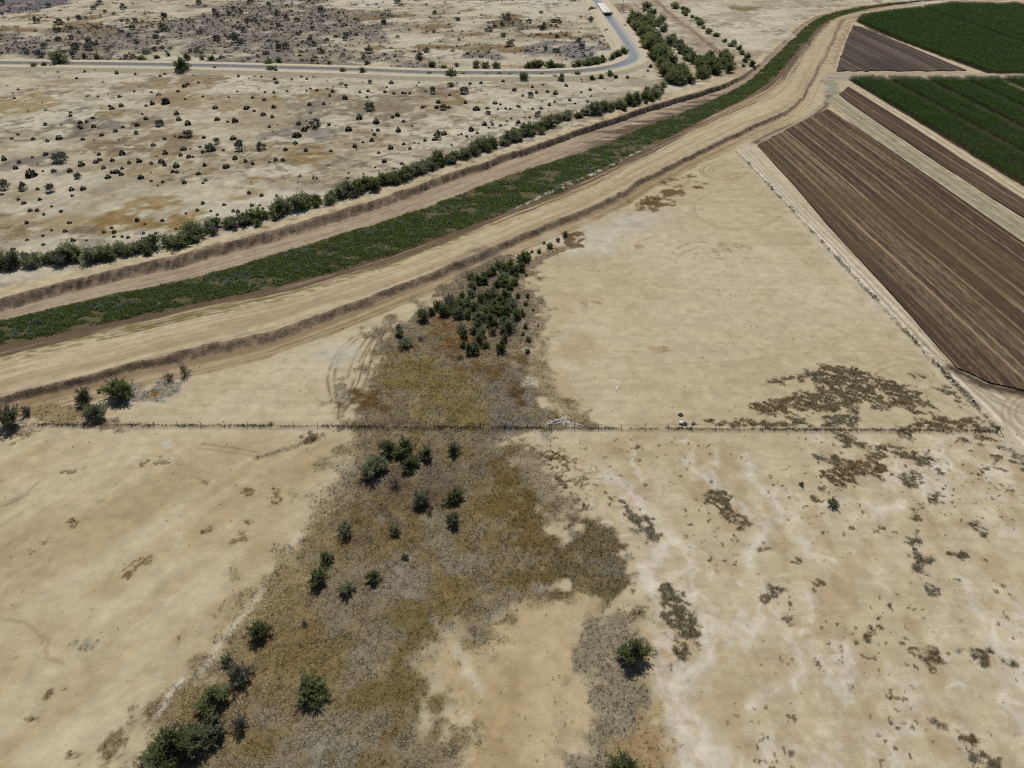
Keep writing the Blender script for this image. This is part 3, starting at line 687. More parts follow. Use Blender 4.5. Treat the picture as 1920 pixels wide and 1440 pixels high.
def paint(X, Y):
    n = len(X)
    n1 = fbm(X / 45, Y / 45, 5, 1); n2 = fbm(X / 9, Y / 9, 5, 2); n3 = fbm(X / 2.2, Y / 2.2, 4, 4)
    base = A(190, 173, 139)[None, :] * np.ones((n, 1))
    crack = np.zeros(n); weed = 0.04 + 0.0 * X; rill = np.zeros(n)

    def mix(idx, m, col):
        base[idx] += (col - base[idx]) * m[:, None]

    allv = slice(None)
    y1, y2, y3, y4, y5, y6 = bounds_at(X)
    mix(allv, sstep(.35, .75, n1) * .5, A(202, 187, 156))
    mix(allv, sstep(.45, .85, n2) * .22, A(172, 150, 110))
    # faint blade marks of levelling on the parcel
    bl = fbm(X / 22, Y / 1.1, 3, 12)
    mix(allv, sstep(.5, .8, bl) * .22, A(170, 148, 110))
    north = Y > y1
    i = np.nonzero(north)[0]
    base[i] = A(187, 178, 152)
    nb = fbm(X[i] / 60, Y[i] / 34, 5, 17); nc = fbm(X[i] / 16, Y[i] / 9, 5, 18)
    mix(i, sstep(.45, .75, nb) * .55, A(168, 152, 120)); mix(i, sstep(.5, .85, nc) * .5, A(150, 132, 102)); mix(i, sstep(.55, .2, nc) * .4, A(206, 196, 172))
    weed[i] = .08 + .5 * sstep(.5, .8, nc)
    led = fbm(X[i] / 4.0, Y[i] / 3.2, 4, 23, .65); lz = sstep(.42, .68, fbm(X[i] / 42, Y[i] / 26, 3, 24))
    NLED = (i, sstep(.60, .72, led) * lz)
    led_i, led_m = NLED
    # lower right plain: paler, veined with salt
    lr = sd_poly(X, Y, pts([(1000, 812), (1925, 815), (2300, 900), (2300, 1520), (1180, 1520), (1150, 1150), (1100, 950)]))
    i = np.nonzero(lr > -4)[0]
    if len(i):
        w = sstep(-3, 4, lr[i])
        wx = (fbm(X[i] / 5, Y[i] / 5, 3, 40) - .5) * 9; wy = (fbm(X[i] / 5, Y[i] / 5, 3, 44) - .5) * 9
        v = 1 - np.abs(2 * fbm((X[i] + wx) / 6.5, (Y[i] + wy) / 11.0, 3, 47) - 1)
        v2 = 1 - np.abs(2 * fbm((X[i] + wx) / 2.6, (Y[i] + wy) / 4.0, 3, 49) - 1)
        zone = sstep(.38, .62, fbm(X[i] / 18, Y[i] / 18, 3, 52))
        mix(i, w * zone * sstep(.72, .99, v) * .42, A(*SALT))
        mix(i, w * zone * sstep(.72, 1.0, v2) * .38, A(212, 202, 182))
        mix(i, w * sstep(.5, .8, fbm(X[i] / 4, Y[i] / 6, 4, 55)) * .45, A(166, 140, 100))
        fl = fbm(X[i] / .9, Y[i] / .9, 3, 58)
        fz = sstep(.5, .75, fbm(X[i] / 14, Y[i] / 14, 3, 59)) * .07
        fm = w * sstep(.42, .6, fbm(X[i] / 9, Y[i] / 9, 3, 57)) * sstep(.975 - fz, .998 - fz, fl)
        mix(i, fm * .7, A(104, 84, 54))
        weed[i] += fm * .8
    # lower left: wind-drawn streaks along the wash
    ll = sd_poly(X, Y, pts([(-300, 812), (640, 812), (600, 960), (470, 1130), (260, 1400), (200, 1520), (-300, 1520)]))
    i = np.nonzero(ll > -3)[0]
    if len(i):
        w = sstep(-2, 5, ll[i])
        a = math.radians(52)
        u = X[i] * math.cos(a) + Y[i] * math.sin(a); v = -X[i] * math.sin(a) + Y[i] * math.cos(a)
        s = fbm(u / 26, v / 5.5, 5, 61)
        mix(i, w * .8, A(186, 167, 128))
        mix(i, w * sstep(.5, .85, s) * .42, A(204, 191, 160)); mix(i, w * sstep(.5, .2, s) * .38, A(168, 145, 103))
    # ---- flood channel zones
    wv = (fbm(X / 5.0, Y / 9.0, 3, 9) - .5) * 1.3 + (fbm(X / 1.5, Y / 5.0, 3, 3) - .5) * .15
    yy = Y + wv
    g1 = fbm(X / 30, (Y - y5) / 1.3, 4, 71); g2 = fbm(X / 12, (Y - y2) / .7, 3, 73)
    m = (yy < y1 + 9) & (yy >= y1); i = np.nonzero(m)[0]                 # sandy shelf above the cut bank
    mix(i, .8 * sstep(9, 5, yy[i] - y1[i]), A(196, 176, 138)); weed[i] = .15
    m = (yy < y1) & (yy >= y2); i = np.nonzero(m)[0]                     # cut bank
    mix(i, np.full(len(i), .9), A(164, 140, 114)); rill[i] = .7; weed[i] = .4
    r = fbm(X[i] / .8, Y[i] / 4, 3, 75)
    mix(i, sstep(.4, .8, r) * .6, A(112, 92, 76))
    m = (yy < y2) & (yy >= y3); i = np.nonzero(m)[0]                     # track on the channel floor
    mix(i, np.full(len(i), .9), A(174, 154, 127)); weed[i] = .2
    mix(i, sstep(.45, .75, g2[i]) * .6, A(140, 116, 90))
    dm = sstep(118, 150, X[i]) * 0 + sstep(10, 45, X[i]) * sstep(130, 95, X[i])
    dd = sstep(.25, .75, (y2[i] - yy[i]) / (y2[i] - y3[i]) + (fbm(X[i] / 14, Y[i] / 3, 3, 76) - .5) * .9)
    mix(i, dm * dd * .85, A(96, 78, 64)); weed[i] += dm * dd * .5
    m = (yy < y3 + .5) & (yy >= y4 - .6); i = np.nonzero(m)[0]           # overgrown floor
    mix(i, np.full(len(i), .95), A(96, 90, 58)); weed[i] = .8
    gg = fbm(X[i] / 6, Y[i] / 3, 4, 77)
    mix(i, sstep(.5, .8, gg) * .6, A(100, 92, 50))
    ws_ = d_line(X[i], Y[i], pts([(930, 412), (1040, 356), (1120, 321), (1200, 284), (1235, 268)], ZG))
    mix(i, sstep(1.6, .6, ws_ + (gg - .5) * 2) * sstep(.35, .55, fbm(X[i] / 2, Y[i] / 2, 3, 78)) * .8, A(200, 196, 182))
    m = (yy < y4) & (yy >= y5); i = np.nonzero(m)[0]                     # levee back and crown
    t = (y4[i] - yy[i]) / (y4[i] - y5[i])
    mix(i, np.full(len(i), .9), A(185, 167, 134))
    mix(i, sstep(.42, .75, g1[i]) * .5, A(160, 134, 98)); mix(i, sstep(.5, .15, g1[i]) * .4, A(204, 186, 150))
    dk = sstep(.36, .12, t + (g1[i] - .5) * .4)
    mix(i, dk * .9, A(96, 76, 58)); weed[i] = .12 + dk * .8
    yg = sstep(.12, .26, t) * sstep(.5, .3, t + (g1[i] - .5) * .3) * sstep(.45, .6, fbm(X[i] / 3, Y[i] / 1.5, 3, 79)) * sstep(60, 0, X[i])
    mix(i, yg * .8, A(128, 116, 58)); weed[i] += yg * .6
    m = (yy < y5) & (yy >= y6); i = np.nonzero(m)[0]                     # outer slope
    mix(i, np.full(len(i), .9), A(158, 134, 108)); rill[i] = .7; weed[i] = .4
    r = fbm(X[i] / .7, Y[i] / 3, 3, 81)
    mix(i, sstep(.4, .8, r) * .5, A(106, 88, 72))
    wr = np.interp(X, [-150, -60, 20, 100, 140, 170, 240], [9, 8.5, 8, 9, 14, 14, 18])
    m = (yy < y6) & (yy >= y6 - wr); i = np.nonzero(m)[0]                # dirt road at its foot
    g3 = fbm(X[i] / 40, (Y[i] - y6[i]) / .8, 3, 83)
    far = sstep(100, 140, X[i])[:, None]
    c_ = A(156, 131, 94) * (1 - far) + A(186, 165, 130) * far
    f = sstep(0, 2.5, yy[i] - (y6[i] - wr[i]))
    base[i] += (c_ - base[i]) * (f * .85)[:, None]
    mix(i, f * sstep(.45, .8, g3) * .5, A(128, 104, 76)); mix(i, f * sstep(.5, .2, g3) * .35, A(200, 182, 148))
    # ---- digitised patches
    for op in OPS:
        geom, col, a, soft, warp, ws, tex, ck, wd, an = op[1:11]
        width = op[11] if op[0] == 'line' else 0
        pad = soft + warp + width + 1
        lo = geom.min(0) - pad; hi = geom.max(0) + pad
        i = np.nonzero((X > lo[0]) & (X < hi[0]) & (Y > lo[1]) & (Y < hi[1]))[0]
        if not len(i): continue
        x, y = X[i], Y[i]
        sd = int(abs(geom[0, 0] * 7 + geom[0, 1] * 3)) % 97
        nz = (fbm(x / ws, y / ws, 4, 100 + sd) - .5) * 2 * warp if warp else 0
        if op[0] == 'poly': d = sd_poly(x, y, geom) + nz
        else: d = width / 2 - d_line(x + nz * .5, y + nz * .35, geom)
        m = sstep(-soft, soft, d)
        if tex:
            ra = math.radians(an[2]); u = (x * math.cos(ra) + y * math.sin(ra)) / an[1]; v = (-x * math.sin(ra) + y * math.cos(ra)) / an[0]
            tn = fbm(u / tex[0], v / tex[0], 5, 200 + sd, .6)
            m = m * sstep(tex[1] - tex[2], tex[1] + tex[2], tn + np.clip(d / (soft * 6 + 1e-6), -.2, .2) * .5)
        if col is not None:
            base[i] += (col - base[i]) * (m * a)[:, None]
        if ck is not None: crack[i] += (ck - crack[i]) * m
        if wd is not None: weed[i] += (wd - weed[i]) * m
    mix(led_i, led_m * .6, A(112, 98, 82)); weed[led_i] += led_m * .4  # tiny shadows of low ledges and rough grass, put into the soil colour
    nf = fbm(X[led_i] / 1.9, Y[led_i] / 2.6, 3, 27); base[led_i] *= (.88 + .24 * nf)[:, None]
    base *= (0.91 + 0.18 * n3)[:, None]
    return np.clip(base, .004, .8), np.clip(crack, 0, 1), np.clip(weed, 0, 1), rill


def grid(x0, x1, y0, y1, dx, dy):
    nx = int((x1 - x0) / dx) + 1; ny = int((y1 - y0) / dy) + 1
    X, Y = np.meshgrid(np.linspace(x0, x1, nx), np.linspace(y0, y1, ny))
    idx = np.arange(nx * ny).reshape(ny, nx)
    F = np.stack([idx[:-1, :-1], idx[:-1, 1:], idx[1:, 1:], idx[1:, :-1]], -1).reshape(-1, 4)
    rim = np.concatenate([idx[0, :], idx[1:, -1], idx[-1, -2::-1], idx[-2:0:-1, 0]])
    return X.ravel(), Y.ravel(), F, rim


def build_ground():
    VV, FF, CC, MM = [], [], [], []
    base_i = 0
    for (x0, x1, y0, y1, dx, dy) in [(-128, 128, 22, 112, .30, .30), (-190, 190, 112, 212, .38, .40), (-330, 330, 212, 420, .55, .70), (-620, 620, 420, 800, 1.4, 1.7),
                                     (-190, -128, 22, 112, 2, 2), (128, 190, 22, 112, 2, 2), (-330, -190, 22, 212, 3, 3), (190, 330, 22, 212, 3, 3), (-620, -330, 22, 420, 5, 5), (330, 620, 22, 420, 5, 5)]:
        X, Y, F, rim = grid(x0, x1, y0, y1, dx, dy)
        Z = height(X, Y)
        c, ck, wd, rl = paint(X, Y)
        n = len(X)
        V = np.stack([X, Y, Z], 1)
        # short skirt closes the seam between sheets of different mesh size
        T_ = V[rim].copy(); T_[:, 2] -= .03; S = T_.copy(); S[:, 2] -= 1.2
        k = len(rim); r1 = np.arange(n, n + k); r0 = np.arange(n + k, n + 2 * k)
        SF = np.stack([r1, r0, np.roll(r0, -1), np.roll(r1, -1)], 1)
        V = np.vstack([V, T_, S]); F = np.vstack([F, SF])
        c = np.vstack([c, c[rim], c[rim]]); mk = np.stack([ck, wd, rl], 1); mk = np.vstack([mk, mk[rim], mk[rim]])
        VV.append(V); FF.append(F + base_i); CC.append(c); MM.append(mk)
        base_i += len(V)
    # the plain beyond, out to the horizon
    R = 9000.0
    xs = [-R, -620, 620, R]; ys = [-R, 22, 800, R]
    q = []; f = []
    for j in range(4):
        for i_ in range(4): q.append((xs[i_], ys[j], 0.0 if ys[j] < 500 else 1.5))
    for j in range(3):
        for i_ in range(3):
            if i_ == 1 and j == 1: continue
            a = j * 4 + i_; f.append((a, a + 1, a + 5, a + 4))
    VV.append(np.array(q)); FF.append(np.array(f) + base_i)
    CC.append(np.tile(A(180, 164, 132), (16, 1))); MM.append(np.tile([0, .2, 0], (16, 1)))
    V = np.vstack(VV); F = np.vstack(FF); C = np.vstack(CC); M_ = np.vstack(MM)
    one = np.ones((len(V), 1))
    o = big_mesh('ground', V, F, M_GROUND, True, {'soil': np.hstack([C, one]), 'mask': np.hstack([M_, one])})
    tag(o, kind='structure')


build_ground()


def zat(x, y):
    return float(height(np.array([x], float), np.array([y], float))[0])


# ------------------------------------------------------------------ ploughed fields: every furrow is a ridge of soil
def soil_mat():
    m, nt, b = new_mat('tilled_soil')
    at = nd(nt, 'ShaderNodeAttribute'); at.attribute_name = 'soil'
    geo = nd(nt, 'ShaderNodeNewGeometry')
    t = nd(nt, 'ShaderNodeTexNoise'); t.inputs['Scale'].default_value = 2.2; t.inputs['Detail'].default_value = 7; t.inputs['Roughness'].default_value = .7
    nt.links.new(geo.outputs['Position'], t.inputs['Vector'])
    r = nd(nt, 'ShaderNodeMapRange'); r.inputs['From Min'].default_value = .3; r.inputs['From Max'].default_value = .7
    r.inputs['To Min'].default_value = .72; r.inputs['To Max'].default_value = 1.28
    nt.links.new(t.outputs['Fac'], r.inputs['Value'])
    s = nd(nt, 'ShaderNodeVectorMath', operation='SCALE')
    nt.links.new(at.outputs['Color'], s.inputs[0]); nt.links.new(r.outputs['Result'], s.inputs['Scale'])
    nt.links.new(s.outputs['Vector'], b.inputs['Base Color'])
    bp = nd(nt, 'ShaderNodeBump'); bp.inputs['Distance'].default_value = .25; bp.inputs['Strength'].default_value = .7
    nt.links.new(t.outputs['Fac'], bp.inputs['Height']); nt.links.new(bp.outputs['Normal'], b.inputs['Normal'])
    b.inputs['Roughness'].default_value = .95; b.inputs['Specular IOR Level'].default_value = .05
    return m


M_TILLED = soil_mat()


def A2(*c): return (lambda q, l: (l + (q - l) * .92) * np.array([1.02, .99, .93]))(lin(c) * KALB, float(lin(c) @ np.array([.3, .59, .11])) * KALB)


def field(poly, row, cols, seed, z0=.24, ridge=.18):
    w = pts(poly)
    S, T = st(w[:, 0], w[:, 1])
    s0, s1 = S.min() + .05, S.max() - .05
    n = int((s1 - s0) / (row / 2))
    V, F, C = [], [], []
    NT = 90
    prev = None
    for k in range(n + 1):
        s = s0 + (s1 - s0) * k / n
        ts = []
        for i in range(len(S)):
            a, b_ = i - 1, i
            if (S[a] > s) != (S[b_] > s):
                ts.append(T[a] + (T[b_] - T[a]) * (s - S[a]) / (S[b_] - S[a]))
        if len(ts) < 2: prev = None; continue
        j0 = (float(vnoise(np.array([s / 2.5]), np.array([seed + .5]), 3)[0]) - .5) * 3
        t0, t1 = min(ts) + j0, max(ts) - j0 * .5
        tt = np.linspace(t0, t1, NT)
        ss = s + (fbm(tt / 30, tt * 0 + 3, 2, seed) - .5) * .5
        zz = z0 + (ridge if k % 2 else 0.0) + (fbm(tt / 2, ss / .8, 3, seed + 2) - .5) * .14
        x, y = unst(ss, tt)
        base = len(V)
        V.extend(zip(x, y, zz))
        g = float(fbm(np.array([s / 2.6]), np.array([seed * 1.7]), 3, seed)[0])
        g2 = float(vnoise(np.array([s / .9]), np.array([seed * 1.3]), seed)[0])
        g3 = float(vnoise(np.array([s / .35]), np.array([seed * 2.1]), seed + 7)[0])
        line = (.5 if (k // 2) % 7 == 0 else 0) * (.4 + .6 * g2) + (.3 if (k // 2) % 7 == 3 else 0) * g3
        mixv = np.clip(sstep(.52, .85, g) * .45 + line + max(0, g2 - .62) * .9 + (g3 - .5) * .55 + (fbm(tt / 55, ss / 1.2, 4, seed + 6) - .5) * .5 + (RNG.random(NT) - .5) * .40, 0, 1)
        big = fbm(tt / 50, ss / 30, 3, seed + 9)
        c = cols[0] * (1 - mixv[:, None]) + cols[1] * mixv[:, None]
        c = c * (1 - .5 * sstep(.5, .8, big)[:, None]) + cols[2] * (.5 * sstep(.5, .8, big)[:, None])
        C.extend(c)
        if prev is not None:
            for q in range(NT - 1):
                F.append((prev + q, base + q, base + q + 1, prev + q + 1))
        prev = base
    C = np.hstack([np.array(C), np.ones((len(C), 1))])
    o = big_mesh('plowed_field', np.array(V), np.array(F), M_TILLED, False, {'soil': C})
    tag(o, kind='structure')
    return o


field([(1420, 273), (1552, 205), (1612, 243), (1785, 366), (1925, 460), (2080, 562), (2080, 765), (1925, 735), (1850, 716), (1792, 690)], .9, (A2(80, 65, 55), A2(156, 136, 108), A2(94, 82, 56)), 5)
field([(1572, 178), (1590, 163), (1722, 246), (1895, 360), (2050, 460), (2050, 495), (1925, 414), (1820, 347), (1658, 239)], .95, (A2(84, 69, 60), A2(140, 122, 100), A2(92, 78, 64)), 9)
field([(1567, 134), (1575, 108), (1588, 72), (1600, 48), (1614, 51), (1700, 86), (1812, 133)], 1.0, (A2(76, 66, 63), A2(120, 108, 98), A2(68, 60, 57)), 14)


# ------------------------------------------------------------------ plants: leaf sprays and stems
def quad_spray(V, F, Vv, p, d, up, ln, wd, val):
    """a slender folded leaf spray from p along d"""
    side = np.cross(d, up); nrm = np.linalg.norm(side)
    if nrm < 1e-6: side = np.array([1.0, 0, 0]); nrm = 1
    side = side / nrm * wd * .5
    b = len(V)
    V += [p - side * .45, p + side * .45, p + d * ln * .55 + side, p + d * ln * .55 - side, p + d * ln]
    F.append((b, b + 1, b + 2, b + 3)); F.append((b + 3, b + 2, b + 4))
    Vv += [val] * 5


def tube(V, F, p0, p1, r0, r1, n=5):
    p0 = np.array(p0, float); p1 = np.array(p1, float)
    d = p1 - p0; d /= np.linalg.norm(d) + 1e-9
    a = np.cross(d, (0.3, 1, 0.2)); a /= np.linalg.norm(a); c = np.cross(d, a)
    b = len(V)
    for (p, r) in ((p0, r0), (p1, r1)):
        for k in range(n):
            an = 2 * math.pi * k / n
            V.append(p + (a * math.cos(an) + c * math.sin(an)) * r)
    for k in range(n):
        F.append((b + k, b + (k + 1) % n, b + n + (k + 1) % n, b + n + k))
    F.append(tuple(b + n + k for k in range(n)))


def leaf_mesh(name, V, F, Vv, mat):
    me = bpy.data.meshes.new(name)
    me.from_pydata([tuple(v) for v in V], [], F)
    at = me.attributes.new('v', 'FLOAT', 'POINT')
    at.data.foreach_set('value', np.array(Vv, np.float32))
    me.materials.append(mat)
    return me


def stem_mesh(name, V, F, mat):
    me = bpy.data.meshes.new(name)
    me.from_pydata([tuple(v) for v in V], [], F)
    me.materials.append(mat)
    return me


def tuft(seed, n, h, r0, wd, lean=.6):
    r = np.random.default_rng(seed)
    V, F, Vv = [], [], []
    for k in range(n):
        a = r.random() * 6.283; rr = r0 * r.random() ** .5
        p = np.array([rr * math.cos(a), rr * math.sin(a), 0.0])
        d = np.array([math.cos(a) * lean * r.random(), math.sin(a) * lean * r.random(), 1.0]) + r.normal(size=3) * .25; d[2] = abs(d[2]); d /= np.linalg.norm(d)
        quad_spray(V, F, Vv, p, d, r.normal(size=3), h * (.5 + .7 * r.random()), wd * (.6 + .8 * r.random()), r.random())
    return V, F, Vv


def blob(seed, n, h, r0, leaf, low=0.0):
    r = np.random.default_rng(seed)
    V, F, Vv = [], [], []
    for k in range(n):
        d = r.normal(size=3); d[2] = abs(d[2]) * (.25 if r.random() < low else 1); d /= np.linalg.norm(d)
        p = d * np.array([r0, r0, h]) * (.35 + .65 * r.random() ** .5)
        dd = d + r.normal(size=3) * .6; dd /= np.linalg.norm(dd)
        quad_spray(V, F, Vv, p, dd, r.normal(size=3), leaf[0] * (.6 + .8 * r.random()), leaf[1] * (.6 + .8 * r.random()), r.random())
    return V, F, Vv


def make_bush_meshes(seed, n_leaf, hw=0.85, leaf=(.17, .05), lobes=7, mat=None, bark=None, open_=.35, trunk=False, lean=.2):
    """crown of unit width (diameter 1) and height hw; returns crown mesh and branches mesh"""
    r = np.random.default_rng(seed)
    V, F, Vv, SV, SF = [], [], [], [], []
    cz0 = .24 * hw if trunk else .10 * hw
    lob = []
    for k in range(lobes):
        a = 2 * math.pi * (k + r.random() * .7) / lobes
        rr = (.08 + .28 * r.random()) if k else 0.02
        h = hw * (.30 + .42 * r.random()) * (1.0 - .30 * rr / .34)
        c = np.array([rr * math.cos(a), rr * math.sin(a), h])
        lob.append((c, .11 + .11 * r.random(), r.random()))
        # limb to the lobe
        root = np.array([(r.random() - .5) * .05, (r.random() - .5) * .05, 0])
        midp = root + (c - root) * .5 + np.array([0, 0, -.04])
        rad = .022 if trunk else .010
        tube(SV, SF, root, midp, rad, rad * .65); tube(SV, SF, midp, c, rad * .65, rad * .25)
        for q in range(4):
            dd = r.normal(size=3); dd[2] = abs(dd[2]); dd /= np.linalg.norm(dd)
            tube(SV, SF, midp + (c - midp) * r.random(), c + dd * lob[-1][1] * .9, rad * .3, rad * .1, 3)
    wts = np.array([l[1] ** 2 for l in lob]); wts /= wts.sum()
    for k in range(n_leaf):
        c, rad, val = lob[r.choice(len(lob), p=wts)]
        d = r.normal(size=3); d /= np.linalg.norm(d)
        if d[2] < -.35: d[2] *= -.6
        q = rad * (open_ + (1 - open_) * r.random() ** .6) * (0.8 + .4 * r.random())
        p = c + d * np.array([1.15, 1.15, .95]) * q
        p[2] = max(p[2], .03)
        out = p - np.array([0, 0, hw * .15]); out /= np.linalg.norm(out) + 1e-9
        dr = out * .8 + r.normal(size=3) * .45 + np.array([0, 0, .45]); dr /= np.linalg.norm(dr)
        quad_spray(V, F, Vv, p, dr, r.normal(size=3), leaf[0] * (.6 + .8 * r.random()), leaf[1] * (.6 + .8 * r.random()), np.clip(val * .55 + r.random() * .45, 0, 1))
    # skirts of foliage near the ground on bushes
    if True:
        for k in range(n_leaf // (8 if trunk else 5)):
            a = r.random() * 6.283; rr = .08 + .33 * r.random() ** .7
            p = np.array([rr * math.cos(a), rr * math.sin(a), hw * (.06 + .22 * r.random())])
            dr = np.array([math.cos(a) * .7, math.sin(a) * .7, .6]) + r.normal(size=3) * .35; dr /= np.linalg.norm(dr)
            quad_spray(V, F, Vv, p, dr, r.normal(size=3), leaf[0] * (.6 + .7 * r.random()), leaf[1] * (.6 + .8 * r.random()), r.random() * .6)
    return leaf_mesh('crown', V, F, Vv, mat), stem_mesh('branches', SV, SF, bark)


def make_spray_bush(seed, n_spray, n_leaf, hw, leaf, mat, bark, limb=.010, reach=(.10, .24)):
    """many stems fan out from one root; each carries its own feathery spray, so the outline is ragged"""
    r = np.random.default_rng(seed)
    V, F, Vv, SV, SF = [], [], [], [], []
    arms = []
    na = int(r.integers(15, 21))
    for k in range(na):
        a = 6.283 * (k + r.random() * .8) / na
        el = math.radians(r.uniform(14, 84))
        ln = r.uniform(.28, .50)
        c = np.array([math.cos(a) * math.cos(el) * ln, math.sin(a) * math.cos(el) * ln, math.sin(el) * ln * hw * 1.5])
        arms.append((c, r.random()))
        m = c * .5 + np.array([0, 0, -.03])
        tube(SV, SF, (0, 0, -.02), m, limb, limb * .6); tube(SV, SF, m, c * .92, limb * .6, limb * .2)
    for q in range(n_spray):
        c, tone = arms[r.integers(na)]
        t = r.uniform(.25, 1.0)
        p0 = c * t * (.85 + .3 * r.random())
        d = c / np.linalg.norm(c) * .7 + r.normal(size=3) * .55; d[2] += .35; d /= np.linalg.norm(d)
        L_ = r.uniform(*reach)
        if p0[2] + d[2] * L_ < .04: d[2] = abs(d[2])
        tube(SV, SF, p0, p0 + d * L_, .004, .0015, 3)
        sv = np.clip(tone * .5 + r.random() * .3, 0, .8)
        for j in range(n_leaf):
            u = r.random() ** .7
            p = p0 + d * L_ * u + r.normal(size=3) * .014
            if p[2] < .01: p[2] = .01 + .03 * r.random()
            dr = d * .8 + r.normal(size=3) * .5; dr /= np.linalg.norm(dr)
            quad_spray(V, F, Vv, p, dr, r.normal(size=3), leaf[0] * (.6 + .8 * r.random()), leaf[1] * (.6 + .8 * r.random()), min(1, sv + r.random() * .3))
    return leaf_mesh('crown', V, F, Vv, mat), stem_mesh('branches', SV, SF, bark)


M_BARK = plain('grey_brown_bark', (.075, .058, .045), .9, noise=.3, scale=8)
M_DEAD = plain('bleached_dead_wood', (.16, .145, .125), .9, noise=.3, scale=8)
M_MESQ = foliage('grey_green_leaves', (.125, .145, .078), (.36, .39, .235), transl=.48)
M_MESQ2 = foliage('deep_green_leaves', (.092, .118, .044), (.29, .33, .145), transl=.48)
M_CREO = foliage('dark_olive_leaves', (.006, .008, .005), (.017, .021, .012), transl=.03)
M_PALE = foliage('dusty_grey_leaves', (.10, .11, .08), (.24, .25, .20), transl=.4)
M_DRYL = foliage('dry_grey_twigs', (.06, .055, .05), (.115, .105, .09), transl=.1)

PROTO = {}


def register_spray(kind, n, **kw):
    PROTO[kind] = [make_spray_bush(i * 17 + len(PROTO) * 131 + 5, **kw) for i in range(n)]


def register(kind, n, **kw):
    PROTO[kind] = [make_bush_meshes(hash(kind) % 1000 * 0 + i * 17 + len(PROTO) * 131 + 5, **kw) for i in range(n)]


register_spray('bush', 5, n_spray=330, n_leaf=22, hw=.85, leaf=(.050, .015), mat=M_MESQ, bark=M_BARK)
register_spray('dark_bush', 5, n_spray=420, n_leaf=22, hw=.85, leaf=(.050, .016), mat=M_MESQ2, bark=M_BARK)
register_spray('pale_bush', 3, n_spray=230, n_leaf=20, hw=.85, leaf=(.050, .012), mat=M_PALE, bark=M_DEAD)
register_spray('dead_bush', 2, n_spray=110, n_leaf=8, hw=.80, leaf=(.07, .009), mat=M_DRYL, bark=M_DEAD)
register_spray('tree', 7, n_spray=400, n_leaf=9, hw=.80, leaf=(.062, .024), mat=M_MESQ, bark=M_BARK, limb=.016, reach=(.10, .26))
register_spray('dark_tree', 7, n_spray=440, n_leaf=9, hw=.80, leaf=(.062, .026), mat=M_MESQ2, bark=M_BARK, limb=.016, reach=(.10, .26))
PROTO['shrub'] = []
for q_ in range(5):
    V_, F_, v_ = blob(700 + q_, 330, .68, .46, (.17, .09), .55)
    PROTO['shrub'].append((leaf_mesh('creosote', V_, F_, v_, M_CREO), None))
register('grey_shrub', 4, n_leaf=200, hw=.85, leaf=(.26, .09), lobes=6, mat=M_PALE, bark=M_BARK)
BUILT = {}
INDEX = [0]


def plant(kind, thing_name, x, y, width, label, cat, group=None, hs=1.0, parts=True, rng=random, mesh_i=None):
    """first of a kind is built, all others are copies of it and of each of its parts"""
    i = mesh_i if mesh_i is not None else rng.randrange(len(PROTO[kind]))
    crown_me, stem_me = PROTO[kind][i]
    key = (kind, i, thing_name, parts)
    z = zat(x, y) - .03
    if not parts:
        if key not in BUILT:
            # one small mesh holds leaves and stems of a shrub only a few pixels wide
            o = bpy.data.objects.new(thing_name, crown_me)
            BUILT[key] = o
        else:
            o = BUILT[key].copy()
        COL.objects.link(o)
        root = o
    else:
        if key not in BUILT:
            root = empty(thing_name, (0, 0, 0))
            c = bpy.data.objects.new('crown', crown_me); s = bpy.data.objects.new('trunk' if 'tree' in kind else 'branches', stem_me)
            for o in (c, s): COL.objects.link(o); o.parent = root
            BUILT[key] = (root, c, s)
        else:
            r0, c0, s0 = BUILT[key]
            root = r0.copy(); COL.objects.link(root)
            for q in (c0, s0):
                o = q.copy(); COL.objects.link(o); o.parent = root
            for k_ in list(root.keys()): del root[k_]
    if not parts:
        for k_ in list(root.keys()): del root[k_]
    root.location = (x, y, z)
    root.rotation_euler = (0, 0, rng.random() * 6.283)
    w = width * (0.92 + .16 * rng.random()) * (1.0 if crown_me.name.startswith('creosote') else 1.06)
    root.scale = (w * (.85 + .3 * rng.random()), w * (.85 + .3 * rng.random()), w * hs * (.78 + .44 * rng.random()))
    tag(root, label, cat, group)
    return root


def at_px(cx, cy, wpx, z0=0.0, hs=1.0):
    """ground position and width of a plant whose crown centre is seen at cx, cy"""
    wm = wpx * mpp(cy, z0)
    x, y = P(cx, cy, z0 + wm * .85 * hs * .40)
    return float(x), float(y), float(wm)


